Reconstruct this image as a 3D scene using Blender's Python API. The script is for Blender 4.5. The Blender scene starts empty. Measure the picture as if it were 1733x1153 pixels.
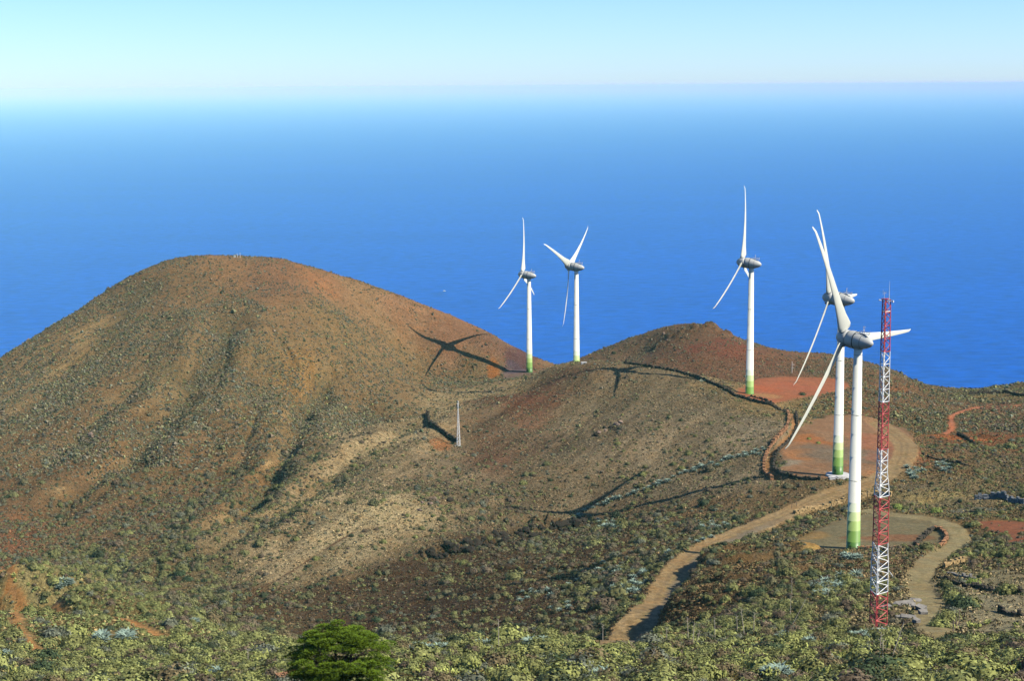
import bpy, math, random
import numpy as np
from mathutils import Matrix, Vector
random.seed(7)
rng = np.random.default_rng(7)
R = math.radians
C = bpy.context.scene.collection
SC = bpy.context.scene

# ------------------------------------------------------------------ camera
F = 2820.0
W0, H0 = 1733.0, 1153.0
PITCH = math.atan(431.0 / F)
ROLL = R(-0.4)
CAMM = Matrix.Rotation(math.pi / 2 - PITCH, 4, 'X') @ Matrix.Rotation(ROLL, 4, 'Z')
CM = np.array(CAMM.to_3x3())
cam = bpy.data.cameras.new('camera'); camo = bpy.data.objects.new('camera', cam); C.objects.link(camo)
camo.matrix_world = CAMM
cam.sensor_width = 36.0; cam.lens = 36.0 * F / W0
cam.clip_start = 0.5; cam.clip_end = 1.0e6
SC.camera = camo
SEA = -700.0

def ray(px, py):
    px = np.asarray(px, float); py = np.asarray(py, float)
    d = np.stack([(px - W0 / 2) / F, -(py - H0 / 2) / F, -np.ones_like(px)], -1) @ CM.T
    return d / d[..., 1:2]                                  # normalised so that depth y = 1

def P(px, py, D):                                           # the point seen at a picture position at depth D metres
    return ray(px, py) * D

# ------------------------------------------------------------------ noise
def vnoise(x, y, seed, scale):
    r = np.random.default_rng(seed); n = 512
    L = r.random((n, n)).astype(np.float32)
    u = x / scale + 1000.3; v = y / scale + 1000.7
    i = np.floor(u).astype(int); j = np.floor(v).astype(int)
    fu = u - i; fv = v - j
    fu = fu * fu * (3 - 2 * fu); fv = fv * fv * (3 - 2 * fv)
    i %= n; j %= n; i1 = (i + 1) % n; j1 = (j + 1) % n
    return (L[i, j] * (1 - fu) * (1 - fv) + L[i1, j] * fu * (1 - fv) + L[i, j1] * (1 - fu) * fv + L[i1, j1] * fu * fv) * 2 - 1
def fbm(x, y, seed, scale, octv=4, gain=.5):
    t = 0; a = 1; 
    for k in range(octv):
        c, s = math.cos(k * 1.1), math.sin(k * 1.1)
        t = t + a * vnoise(x * c - y * s, x * s + y * c, seed + k, scale / 2 ** k); a *= gain
    return t
def sstep(a, b, x):
    t = np.clip((x - a) / (b - a), 0, 1); return t * t * (3 - 2 * t)

# ------------------------------------------------------------------ terrain: control points (picture position, depth)
CP = [
 # foreground hillside, down from the viewpoint
 (0,1153,205),(200,1153,195),(420,1153,180),(570,1153,165),(800,1153,165),(1000,1153,160),(1250,1153,155),(1500,1153,150),(1733,1153,150),
 (250,1110,245),(700,1115,205),(900,1110,215),(1100,1115,210),(1300,1110,195),(1500,1100,195),(1733,1100,190),
 (90,960,440),(0,948,430),(100,1000,385),(200,1040,345),(330,1075,300),(430,1100,265),(0,1050,300),(560,1100,240),(700,1093,238),(850,1090,245),(950,1090,255),(1040,1088,262),
 (1130,1075,275),(1250,1045,300),(1200,1010,338),(1350,1000,325),(1487,1062,226),(1400,1060,240),(1600,1080,222),(1733,1075,222),
 (1450,1000,318),(1350,960,375),(1250,965,385),(1443,936,448),(1560,1000,330),(1580,1060,245),(1650,1000,320),(1733,1000,315),(1733,1040,262),
 (1640,910,462),(1733,910,440),(1600,935,425),(1340,925,450),(1400,882,505),(1550,870,520),(1450,868,530),(1700,860,520),(1733,820,580),
 # dirt road bench below the first pad
 (1045,1085,345),(1130,1020,398),(1180,945,452),(1230,912,487),(1300,880,520),(1360,848,556),(1420,822,585),
 # second and third pad
 (1417,805,582),(1320,805,590),(1300,760,640),(1500,800,592),(1400,760,630),(1450,730,680),(1380,706,730),(1550,760,640),(1500,705,735),
 (1268,667,764),(1330,665,775),(1420,668,775),(1300,642,842),(1400,640,850),(1250,650,815),
 # right-hand country
 (1600,800,600),(1600,720,720),(1650,700,770),(1733,700,755),(1720,760,660),(1530,680,800),(1600,680,830),(1733,668,860),
 (1680,655,940),(1733,651,930),(1520,630,950),(1460,612,930),(1400,600,925),(1300,586,925),(1235,566,935),
 (1205,549,940),(1180,547,950),(1130,554,960),(1060,576,985),(1000,602,1010),(1200,600,880),(1120,604,900),(1300,620,880),(1080,606,945),
 # broad middle slope
 (975,616,822),(1050,614,806),(1065,630,785),(1033,622,790),(960,640,795),(881,668,804),(930,628,824),(1130,629,785),(1200,650,765),(1260,678,735),(1340,712,690),(900,640,830),(860,656,826),(800,675,796),(740,700,750),
 (1060,660,762),(1000,700,735),(900,700,752),(1150,700,712),(1250,745,660),(1100,760,660),(1000,780,655),(850,800,655),(700,800,655),(775,755,700),(650,740,700),
 (600,768,680),(600,850,590),(450,860,630),(350,925,570),(500,950,540),(700,900,570),(850,880,600),(985,878,613),(1036,873,609),(1122,851,604),(1193,830,598),(1250,816,592),
 (1100,900,545),(950,960,500),(800,1000,490),(640,1040,480),(500,1040,490),(700,1085,430),(900,1080,400),(980,1050,410),(1040,1000,440),(1100,950,480),
 # valley between the hills
 (280,985,545),(200,965,570),(330,1030,500),(420,1080,445),(240,1000,520),(100,930,600),(0,930,600),(520,1085,420),
 # left hill: outline and face
 (0,607,940),(50,575,965),(100,545,990),(150,513,1010),(200,480,1030),(250,454,1040),(290,440,1045),(330,434,1050),(400,432,1055),(470,437,1055),(510,447,1052),
 (550,462,1058),(640,490,1072),(700,510,1082),(760,531,1088),(830,566,1086),(880,594,1082),(935,619,1085),
 (757,586,1046),(690,565,1050),(712,635,1022),(820,598,1041),(830,576,1052),(860,625,1033),(896,631,1027),(845,610,1038),(700,590,1045),(780,620,1036),
 (400,500,980),(250,500,985),(550,520,985),(400,600,880),(550,600,920),(250,600,880),(100,620,880),(0,660,860),(650,600,990),
 (700,650,975),(600,680,890),(500,700,790),(650,720,860),(400,720,765),(250,720,760),(100,740,750),(0,780,720),(400,820,675),(250,850,660),(100,860,660),(0,870,655),
 (720,690,900),(640,735,810),(800,650,985),(870,640,1005),
]
XYZ = [ tuple(P(975.6,637,927)), tuple(P(930,652,900)), tuple(P(1050,640,880)), tuple(P(1130,645,850)), tuple(P(880,672,880)),  # hidden ground: under the viewpoint, behind crests, down to the sea
 (0,0,-1.8),(-60,0,-8),(60,0,-4),(0,-60,8),(150,0,-12),(-150,0,-22),(0,60,-33),(60,60,-33),(-60,60,-36),(150,80,-42),(-150,80,-50),
 (0,120,-50),(-80,130,-55),(80,120,-48),(-200,200,-80),(-260,350,-125),(200,200,-62),(260,350,-88),(300,500,-112),(340,700,-145),(340,850,-165),
 (-20,330,-128),(-60,345,-136),(-95,345,-133),(20,320,-122),(-150,430,-158),(-190,520,-168),(-120,400,-150),
 (-430,700,-185),(-440,880,-200),(-60,1150,-176),(0,1170,-210),(60,1120,-205),(100,1060,-180),(150,1010,-158),(200,1000,-172),(260,1030,-195),(330,1010,-195),
 (-420,1100,-215),(-300,1300,-245),(-170,1350,-245),(0,1350,-275),(150,1300,-275),(330,1250,-275),(500,1000,-215),(500,700,-170),(500,400,-115),(500,100,-60),
 (-600,900,-260),(-600,500,-200),(-600,100,-110),(-500,1500,-400),(0,1700,-450),(500,1500,-400),(0,2200,-720),(-600,2000,-650),(600,2000,-650),(900,1000,-420),(900,300,-220),(-900,900,-480),(-900,200,-280),
 (-700,-200,-60),(700,-200,-20),
]
# the far side of every crest falls away
for px, py, D in ((-60,650,910),(0,607,940),(50,575,965),(100,545,990),(150,513,1010),(200,480,1030),(250,454,1040),(290,440,1045),(330,434,1050),(400,432,1055),(470,437,1055),(510,447,1056),(550,462,1058),(600,477,1066),(640,490,1072),(1180,549,950),(1235,567,938),(1265,577,932),(1300,587,925),(1350,596,925),(1580,657,930),(1610,660,930),(1640,658,940)):
    CP.append((px, py + 1.5, D)); CP.append((px, py + 9, D + 45)); CP.append((px, py + 34, D + 110))
for px, py, D in ((935,622,824),(900,640,830),(860,656,826),(830,666,812),(800,676,796),(770,687,775),(740,700,750),(700,716,735)):
    CP.append((px, py, D)); CP.append((px, py + 9, D + 38))
cp = np.array([P(*c) for c in CP] + [np.array(q, float) for q in XYZ])
def tps_fit(pts, lam=3.0):
    n = len(pts); q = pts[:, :2] / 500.0
    d2 = ((q[:, None] - q[None]) ** 2).sum(-1)
    K = .5 * d2 * np.log(d2 + 1e-12) + np.eye(n) * lam * 1e-4
    A = np.zeros((n + 3, n + 3)); A[:n, :n] = K; A[:n, n] = 1; A[:n, n + 1:] = q; A[n, :n] = 1; A[n + 1:, :n] = q.T
    b = np.zeros(n + 3); b[:n] = pts[:, 2]
    return q, np.linalg.solve(A, b)
TQ, TW = tps_fit(cp)
def tps(x, y):
    sh = x.shape; X = x.ravel() / 500.; Y = y.ravel() / 500.; out = np.empty_like(X); n = len(TQ)
    for s in range(0, len(X), 40000):
        a = X[s:s + 40000]; b = Y[s:s + 40000]
        d2 = (a[:, None] - TQ[None, :, 0]) ** 2 + (b[:, None] - TQ[None, :, 1]) ** 2
        out[s:s + 40000] = (.5 * d2 * np.log(d2 + 1e-12)) @ TW[:n] + TW[n] + a * TW[n + 1] + b * TW[n + 2]
    return out.reshape(sh)

# regular coarse grid for fast look-ups of the smooth ground
GX0, GY0, GS = -1000.0, -240.0, 6.0
gx = GX0 + GS * np.arange(334); gy = GY0 + GS * np.arange(420)
GZ = tps(*np.meshgrid(gx, gy, indexing='ij'))
GZ = np.maximum(GZ, SEA - .8)
def bil(G, x, y, x0=GX0, y0=GY0, s=GS):
    u = np.clip((np.asarray(x, float) - x0) / s, 0, G.shape[0] - 1.001); v = np.clip((np.asarray(y, float) - y0) / s, 0, G.shape[1] - 1.001)
    i = u.astype(int); j = v.astype(int); a = u - i; b = v - j
    return G[i, j] * (1 - a) * (1 - b) + G[i + 1, j] * a * (1 - b) + G[i, j + 1] * (1 - a) * b + G[i + 1, j + 1] * a * b
def at(px, py, lo=100., hi=1400.):                          # where the line of sight through a picture position meets the smooth ground
    px = np.atleast_1d(np.asarray(px, float)); py = np.atleast_1d(np.asarray(py, float))
    d = ray(px, py); D = np.arange(lo, hi, 2.0)
    X = d[:, 0:1] * D; Z = d[:, 2:3] * D; Y = np.broadcast_to(D, X.shape)
    below = Z < bil(GZ, X, Y)
    k = np.where(below.any(1), below.argmax(1), len(D) - 1)
    Dk = D[k]; x = d[:, 0] * Dk
    return np.stack([x, Dk, bil(GZ, x, Dk)], -1)
def line(pts): return at([p[0] for p in pts], [p[1] for p in pts])[:, :2]
def smooth(pl, n=3):
    for _ in range(n):
        q = [pl[0]]
        for a, b in zip(pl[:-1], pl[1:]): q += [a * .75 + b * .25, a * .25 + b * .75]
        pl = np.array(q + [pl[-1]])
    return pl
def sdist(x, y, pl):                                        # distance to a polyline and side (+ = right of its direction)
    best = np.full(x.shape, 1e9); side = np.zeros(x.shape); tt = np.zeros(x.shape)
    for k, (a, b) in enumerate(zip(pl[:-1], pl[1:])):
        d = b - a; L2 = (d ** 2).sum() + 1e-9
        t = np.clip(((x - a[0]) * d[0] + (y - a[1]) * d[1]) / L2, 0, 1)
        ex = x - a[0] - t * d[0]; ey = y - a[1] - t * d[1]; r = np.hypot(ex, ey)
        m = r < best; best = np.where(m, r, best); side = np.where(m, np.sign(ex * d[1] - ey * d[0]), side); tt = np.where(m, (k + t) / (len(pl) - 1), tt)
    return best, side, tt
def near(x, y, pl, r, fn, Z):                               # apply fn only to the vertices within r of the polyline
    m = (x > pl[:, 0].min() - r) & (x < pl[:, 0].max() + r) & (y > pl[:, 1].min() - r) & (y < pl[:, 1].max() + r)
    idx = np.nonzero(m)[0]
    if len(idx) == 0: return idx, None, None, None
    d, s, t = sdist(x[idx], y[idx], pl)
    return idx, d, s, t
def inpoly(x, y, pl):
    ins = np.zeros(x.shape, bool)
    for a, b in zip(pl, np.roll(pl, -1, 0)):
        c = (a[1] > y) != (b[1] > y)
        ins ^= c & (x < (b[0] - a[0]) * (y - a[1]) / (b[1] - a[1] + 1e-12) + a[0])
    return ins

ROAD = smooth(line([(1028,1092),(1058,1076),(1096,1042),(1118,1012),(1136,985),(1160,955),(1196,928),(1250,902),(1300,882),(1350,858),(1400,838),(1450,826),(1500,806),(1535,775),(1530,745),(1490,718)]))
TRACK = smooth(line([(1585,1078),(1575,1040),(1560,1005),(1552,978),(1568,952),(1610,930),(1632,905),(1600,884),(1540,874),(1470,866)]))
PATHL = smooth(line([(0,968),(25,985),(12,1010),(40,1025),(100,1032),(180,1043),(235,1062),(285,1088)]))
PATHB = smooth(line([(0,1035),(25,1060),(60,1100),(110,1126)]))
PATHR = smooth(line([(1600,735),(1612,728),(1607,705),(1640,690),(1733,686)]))
PATHF = smooth(line([(1340,700),(1349,722),(1330,750),(1303,775),(1300,800),(1312,812)]))
PATHD = smooth(line([(428,1002),(500,965),(560,925),(600,900)]))
PAD1 = line([(1335,925),(1380,895),(1430,876),(1500,868),(1560,872),(1600,888),(1625,908),(1590,930),(1540,934),(1440,938),(1360,940)])
PAD2 = line([(1318,800),(1325,760),(1345,728),(1390,708),(1450,706),(1510,716),(1545,742),(1540,775),(1505,800),(1450,814),(1400,816),(1340,814)])
PAD3 = line([(1240,672),(1285,640),(1340,637),(1425,642),(1440,660),(1380,668),(1345,678),(1300,690)])
PAD5 = line([(850,632),(868,622),(900,624),(915,629),(890,636),(860,642)])
RED4 = line([(1640,886),(1690,880),(1733,890),(1733,925),(1680,905)])
# ------------------------------------------------------------------ soil and scrub zones: (px, py, soil rgb as seen, shrub density 0..1, shrub green 0..1, shrub size m)
def srgb(c): 
    c = np.asarray(c, float) / 255.; return np.where(c < .04045, c / 12.92, ((c + .055) / 1.055) ** 2.4)
ZN = [
 (380,440,(172,122,84),.25,.25,.9),(470,460,(165,110,80),.45,.1,.9),(560,480,(176,118,82),.25,.25,.8),(300,480,(160,118,80),.6,.3,1.),(620,510,(170,125,88),.35,.3,.9),
 (700,530,(176,120,88),.25,.25,.8),(780,560,(172,112,84),.15,.2,.8),(850,590,(150,100,84),.2,.2,.8),(900,605,(165,118,84),.2,.3,.8),
 (400,560,(155,120,82),.85,.3,1.1),(250,560,(155,120,84),.9,.35,1.1),(100,600,(158,122,84),.9,.4,1.1),(20,640,(160,126,90),.85,.35,1.1),(600,560,(160,124,80),.8,.35,1.),
 (700,610,(156,122,82),.8,.35,1.),(800,640,(150,118,80),.9,.45,1.1),(500,640,(160,124,78),.8,.35,1.1),(330,650,(150,118,80),.9,.35,1.2),(150,680,(158,118,80),.85,.3,1.2),
 (20,740,(150,112,78),.85,.3,1.2),(450,720,(165,124,76),.8,.4,1.2),(600,700,(150,116,80),.9,.4,1.2),(300,760,(150,110,74),.85,.35,1.3),(420,800,(160,114,72),.8,.35,1.3),
 (200,820,(150,112,74),.85,.35,1.3),(60,830,(145,105,72),.85,.25,1.3),(280,890,(152,108,74),.8,.35,1.4),(100,900,(150,105,74),.8,.35,1.3),(20,915,(170,98,66),.7,.35,1.2),
 (520,850,(176,152,118),.18,.4,1.3),(440,905,(172,148,114),.2,.4,1.3),(640,770,(176,152,118),.15,.4,1.2),(500,780,(140,112,78),.95,.45,1.2),(420,850,(138,108,76),.95,.45,1.3),(600,765,(178,154,120),.2,.4,1.2),(700,722,(180,156,120),.2,.4,1.1),(800,670,(174,150,112),.3,.45,1.),(900,645,(172,145,105),.2,.4,.9),(960,625,(160,140,105),.25,.5,.9),
 (460,900,(155,130,98),.45,.5,1.5),(560,870,(180,158,124),.14,.5,1.4),(650,820,(160,138,108),.12,.5,1.4),(560,920,(186,166,130),.08,.5,1.4),(680,880,(178,156,122),.12,.5,1.4),(460,960,(184,162,128),.15,.5,1.4),
 (760,790,(150,128,104),.2,.45,1.2),(850,720,(138,108,84),.15,.35,1.1),(880,670,(140,84,60),.06,.3,.9),(960,640,(132,82,60),.06,.3,.9),(820,780,(130,92,70),.14,.35,1.2),
 (1000,680,(142,122,96),.16,.4,1.),(1100,660,(140,120,94),.16,.4,1.),(1200,700,(148,130,106),.1,.4,1.),(1280,730,(158,142,122),.08,.4,1.),(1100,740,(150,130,106),.12,.4,1.2),(1000,760,(146,126,102),.14,.45,1.2),
 (900,820,(146,124,98),.16,.45,1.3),(780,850,(140,118,92),.5,.5,1.4),(1150,780,(150,132,108),.1,.5,1.3),(1220,810,(150,132,108),.12,.5,1.3),
 (420,1020,(112,76,50),.45,.5,1.6),(560,1000,(104,72,48),.28,.45,1.6),(700,960,(100,70,48),.25,.4,1.5),(600,1060,(104,68,44),.38,.45,1.7),(760,1020,(98,66,44),.32,.45,1.6),
 (820,930,(110,78,52),.22,.4,1.5),(950,920,(98,68,46),.5,.45,1.5),(1050,900,(118,84,54),.5,.5,1.5),(1150,870,(142,104,70),.45,.5,1.5),(1250,850,(146,116,80),.4,.5,1.5),
 (880,1060,(100,68,44),.6,.5,1.8),(1000,1000,(104,76,50),.65,.5,1.8),(1080,950,(128,100,66),.7,.5,1.8),
 (250,990,(135,110,75),.95,.6,1.8),(330,1020,(120,104,66),1.,.6,2.),(150,960,(150,128,84),.9,.7,1.6),(40,960,(174,158,100),.7,.9,1.5),(100,1010,(170,156,100),.6,.85,1.6),(400,1080,(80,72,44),1.,.4,2.2),
 (150,1070,(166,138,88),.5,.7,1.6),(50,1100,(164,146,92),.65,.85,1.6),(230,1120,(150,140,78),1.,.85,1.7),(350,1130,(150,144,76),1.,.95,1.7),(220,1020,(150,132,80),.9,.75,1.7),
 (700,1110,(150,120,70),.9,.85,1.6),(850,1125,(140,130,64),1.,.95,1.7),(1000,1120,(140,126,60),1.,.95,1.7),(1150,1100,(140,124,60),1.,.95,1.6),(1250,1080,(140,118,68),.95,.85,1.6),
 (1400,1120,(140,124,60),1.,.95,1.7),(1600,1120,(140,128,60),1.,.97,1.7),(1700,1100,(140,128,60),1.,.97,1.6),(1350,1050,(130,104,62),.95,.75,1.6),(1420,1000,(132,108,66),.85,.7,1.5),
 (1300,990,(138,106,72),.6,.55,1.5),(1200,1010,(130,96,64),.55,.5,1.5),(1270,940,(138,104,66),.5,.5,1.4),(1350,965,(134,100,64),.55,.5,1.4),(1330,900,(150,124,84),.45,.6,1.3),
 (1480,1020,(150,128,84),.55,.7,1.3),(1520,1040,(150,132,96),.4,.6,1.3),(1500,960,(152,112,78),.1,.5,1.),(1660,960,(150,128,92),.4,.7,1.3),(1700,940,(140,118,72),.8,.8,1.4),(1640,950,(160,128,88),.25,.6,1.2),
 (1650,1040,(172,154,124),.02,.5,1.),(1720,1040,(172,154,124),.03,.5,1.),(1690,990,(166,146,114),.08,.5,1.),(1600,970,(160,138,96),.1,.6,1.),
 (1560,850,(150,120,78),.5,.7,1.2),(1500,845,(150,124,82),.35,.6,1.2),(1600,820,(150,126,84),.2,.5,1.1),(1560,800,(152,110,72),.45,.65,1.4),(1600,760,(152,108,72),.45,.6,1.4),(1650,740,(168,92,52),.45,.6,1.2),
 (1700,800,(142,118,84),.35,.6,1.2),(1650,850,(150,132,100),.15,.5,1.2),(1700,870,(150,118,72),.6,.75,1.2),(1700,720,(138,100,76),.7,.6,1.2),(1600,700,(140,112,74),.9,.7,1.2),(1680,690,(170,104,76),.25,.4,1.1),
 (1560,720,(140,108,66),.8,.75,1.2),(1500,690,(158,106,70),.35,.6,1.1),(1540,660,(176,104,64),.3,.6,1.1),(1640,665,(140,122,80),.95,.75,1.2),(1700,662,(130,110,74),.9,.65,1.2),(1590,665,(138,112,80),.9,.55,1.1),
 (1450,690,(156,106,70),.3,.7,1.1),(1350,690,(150,122,76),.6,.85,1.1),(1300,690,(160,132,88),.25,.8,1.),(1400,625,(134,100,76),.4,.35,1.),(1480,640,(156,104,70),.4,.5,1.),
 (1200,560,(136,98,74),.35,.25,.9),(1150,570,(142,102,78),.3,.25,.9),(1080,590,(148,112,88),.35,.3,.9),(1240,590,(150,94,72),.12,.25,.8),(1180,600,(150,96,74),.12,.25,.8),(1300,610,(152,96,74),.15,.25,.8),(1350,605,(162,106,78),.15,.3,.8),(1450,615,(140,104,80),.3,.35,.9),(1540,645,(140,110,82),.4,.4,1.),
]
zp = at([z[0] for z in ZN], [z[1] for z in ZN])
zq = np.stack([zp[:, 0], zp[:, 1]], -1)
def tone(c):
    r, g, b_ = c; m = (r + g + b_) / 3; k = .72 + .0 * m; q = [m * 1.20, m * 1.0, m * .78]; return [(v * .62 + w_ * .38) * t_ for v, w_, t_ in zip((r, g, b_), q, (.93, .945, .865))]
zv = np.array([list(srgb(tone(z[2]))) + [z[3], z[4], z[5]] for z in ZN])
def zones_raw(x, y):
    sh = x.shape; X = x.ravel(); Y = y.ravel(); out = np.empty((len(X), 6))
    for s in range(0, len(X), 40000):
        d2 = (X[s:s + 40000, None] - zq[None, :, 0]) ** 2 + ((Y[s:s + 40000, None] - zq[None, :, 1]) * .55) ** 2 + 60.
        w = d2 ** -2.2; w /= w.sum(1, keepdims=True)
        out[s:s + 40000] = w @ zv
    return out.reshape(sh + (6,))
ZS = 6.0
zgx, zgy = np.meshgrid(-600 + ZS * np.arange(200), -60 + ZS * np.arange(230), indexing='ij')
ZGRID = zones_raw(zgx, zgy)
def zones(x, y):
    wx = x + 9 * fbm(x, y, 91, 30, 3); wy = y + 12 * fbm(x, y, 95, 34, 3)
    return np.stack([bil(ZGRID[..., k], wx, wy, -600., -60., ZS) for k in range(6)], -1)

# ------------------------------------------------------------------ fine ground grid
def graded(segs):
    out = []
    for a, b, s in segs: out += list(np.arange(a, b - 1e-6, s))
    out.append(segs[-1][1]); return np.array(out)
gxs = graded([(-1000, -380, 20), (-380, -130, 1.25), (-130, 190, .9), (190, 340, 1.25), (340, 1000, 20)])
gys = graded([(-240, 140, 10), (140, 560, .9), (560, 1080, 1.5), (1080, 1180, 3), (1180, 2270, 14)])
NX, NY = len(gxs), len(gys)
X, Y = np.meshgrid(gxs, gys, indexing='ij'); X = X.ravel(); Y = Y.ravel()
# bicubic-like: evaluate the spline on a 6 m grid and upsample smoothly
def up(x, y):
    # Catmull-Rom on GZ
    u = np.clip((x - GX0) / GS, 1, GZ.shape[0] - 3.001); v = np.clip((y - GY0) / GS, 1, GZ.shape[1] - 3.001)
    i = u.astype(int); j = v.astype(int); a = u - i; b = v - j
    def wts(t): return [(-t + 2*t*t - t**3) / 2, (2 - 5*t*t + 3*t**3) / 2, (t + 4*t*t - 3*t**3) / 2, (-t*t + t**3) / 2]
    wa, wb = wts(a), wts(b); z = 0
    for p in range(4):
        row = 0
        for q in range(4): row = row + wb[q] * GZ[i - 1 + p, j - 1 + q]
        z = z + wa[p] * row
    return z
Z = up(X, Y)
COL = np.zeros((len(X), 3)); ZZ = zones(X, Y); COL[:] = ZZ[:, :3]
l_ = COL.mean(1, keepdims=True); COL *= np.clip(.8 + .2 * l_ / .2, .7, 1.2)    # wider spread between pale and dark soils
DENS = ZZ[:, 3].copy(); BARE = np.zeros(len(X))
ROUGH = np.ones(len(X))                                     # 1 = wild ground, 0 = graded ground
REG = np.zeros(len(X), np.int8)                             # 0 ground, 1 road, 2 pad, 3 footpath
def setc(idx, w, rgb):
    c = srgb((rgb[0] * .96, rgb[1] * .98, rgb[2] * .9)); COL[idx] = COL[idx] * (1 - w[:, None]) + c * w[:, None]
# pads: graded towards a plane
for pl, rgb in ((PAD1, (126,112,84)), (PAD2, (146,108,80)), (PAD3, (164,98,68)), (PAD5, (120,96,90)), (RED4, (148,88,60))):
    cen = pl.mean(0)
    r = 14
    m = np.nonzero((X > pl[:, 0].min() - r) & (X < pl[:, 0].max() + r) & (Y > pl[:, 1].min() - r) & (Y < pl[:, 1].max() + r))[0]
    x, y = X[m], Y[m]
    ins = inpoly(x, y, pl); d, _, _ = sdist(x, y, np.vstack([pl, pl[:1]])); sd = np.where(ins, -d, d)
    sd = sd + 2.6 * fbm(x, y, 31, 14, 4)
    if pl is not RED4:
        A = np.stack([x[ins], y[ins], np.ones(ins.sum())], -1); co = np.linalg.lstsq(A, Z[m][ins], rcond=None)[0]
        zp_ = co[0] * x + co[1] * y + co[2]
        w = 1 - sstep(-1., 5., sd); Z[m] = Z[m] * (1 - w) + (zp_ * .75 + Z[m] * .25) * w
    w = 1 - sstep(-2.2, 1.6, sd); setc(m, w, rgb); DENS[m] *= 1 - w * .97; ROUGH[m] *= 1 - w * .93
    if pl is not RED4: REG[m[sd < 0]] = 2
# second tones on the pads
def blob(px, py, rgb, rx, ry, amt=1., seed=3, dens=None):
    c = at(px, py)[0]; e = np.hypot((X - c[0]) / rx, (Y - c[1]) / ry) + .35 * fbm(X, Y, seed, 10, 3)
    w = (1 - sstep(.6, 1.05, e)) * amt; m = np.nonzero(w > 0)[0]; setc(m, w[m], rgb)
    if dens is not None: DENS[m] = DENS[m] * (1 - w[m]) + dens * w[m]
blob(1375,745,(168,106,62),9,22,.9,5); blob(1350,775,(170,112,68),7,12,.8,6); blob(1440,765,(122,106,90),20,26,.8,7); blob(1340,790,(146,130,112),8,9,.9,8); blob(1480,745,(150,110,84),10,20,.6,9)
blob(1290,655,(184,96,58),10,20,.8,10); blob(1300,672,(168,124,82),9,10,.8,11); blob(1350,655,(176,96,66),16,22,.6,12)
blob(1520,915,(140,92,64),13,10,.8,13); blob(1360,905,(156,122,74),8,14,.8,14); blob(1500,950,(158,108,76),12,7,.8,15,.05)
blob(1362,930,(168,132,78),7,14,1.,16,0.); blob(835,622,(170,104,54),5,14,.9,17,0.); blob(885,608,(104,70,72),13,22,.9,18,.05); blob(870,628,(98,80,92),8,12,.8,19,.05)
blob(1500,755,(176,92,62),14,40,.35,20); blob(1620,742,(190,110,64),14,9,.9,21,.1); blob(1550,825,(128,118,104),10,9,.6,22,.1); blob(1590,842,(170,146,96),14,6,.7,23,.1)
blob(540,478,(176,118,78),16,18,.6,24); blob(500,640,(176,126,70),10,40,.4,25); blob(1225,590,(140,70,54),28,26,.5,26); blob(1285,1100,(150,130,110),6,6,.95,27,0.); blob(1210,950,(150,112,70),5,8,.7,28)
blob(655,600,(172,128,96),12,18,.5,29); blob(900,685,(136,84,62),14,50,.45,30); blob(830,760,(130,84,62),10,40,.35,31); blob(640,860,(180,158,122),22,24,.5,32); blob(745,752,(160,100,60),6,8,.8,33,.05)
blob(1655,1045,(176,158,128),13,24,1.,40,0.); blob(1700,1050,(172,154,124),14,22,1.,41,0.02); blob(1680,990,(166,148,116),16,16,.9,42,.08); blob(1620,978,(160,140,104),6,10,.8,43,.1); blob(1560,845,(150,134,104),16,18,.7,44,.15); blob(1520,835,(156,134,92),14,10,.7,45,.15); blob(1660,870,(150,126,90),20,12,.6,46,.3)
blob(1580,950,(156,134,98),9,14,.7,47,.1); blob(1100,1108,(150,132,84),5,6,.8,48,.2); blob(800,1120,(150,126,80),5,6,.8,49,.2); blob(1660,1125,(140,100,66),5,5,.9,50,.05); blob(1540,1120,(150,118,84),4,4,.8,51,.1); blob(60,1060,(156,128,84),9,12,.7,52,.3); blob(160,1050,(160,126,80),8,12,.7,53,.3); blob(300,1110,(150,138,84),8,8,.6,54,.4)
blob(1690,860,(124,122,112),24,7,.9,55,.05); blob(1640,862,(132,128,112),14,5,.8,56,.1); blob(1487,1068,(140,110,74),2.6,4,.8,57,0.); blob(1590,842,(176,150,100),16,8,.8,58,.05)
for pts, rgb in (([(1596,984),(1640,990),(1700,1000),(1745,1008),(1745,1066),(1700,1068),(1640,1070),(1634,1040),(1618,1010)], (172,156,126)), ([(1606,970),(1650,964),(1700,968),(1745,980),(1745,1003),(1700,997),(1640,986)], (164,148,116))):
    pl = line(pts); m = np.nonzero((X > pl[:, 0].min() - 8) & (X < pl[:, 0].max() + 8) & (Y > pl[:, 1].min() - 8) & (Y < pl[:, 1].max() + 8))[0]
    sd = np.where(inpoly(X[m], Y[m], pl), -1, 1) * sdist(X[m], Y[m], np.vstack([pl, pl[:1]]))[0] + 2. * fbm(X[m], Y[m], 171, 9, 3)
    w = 1 - sstep(-1.5, 1.5, sd); setc(m, w, rgb); DENS[m] *= 1 - .95 * w; BARE[m] = np.maximum(BARE[m], w)
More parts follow.
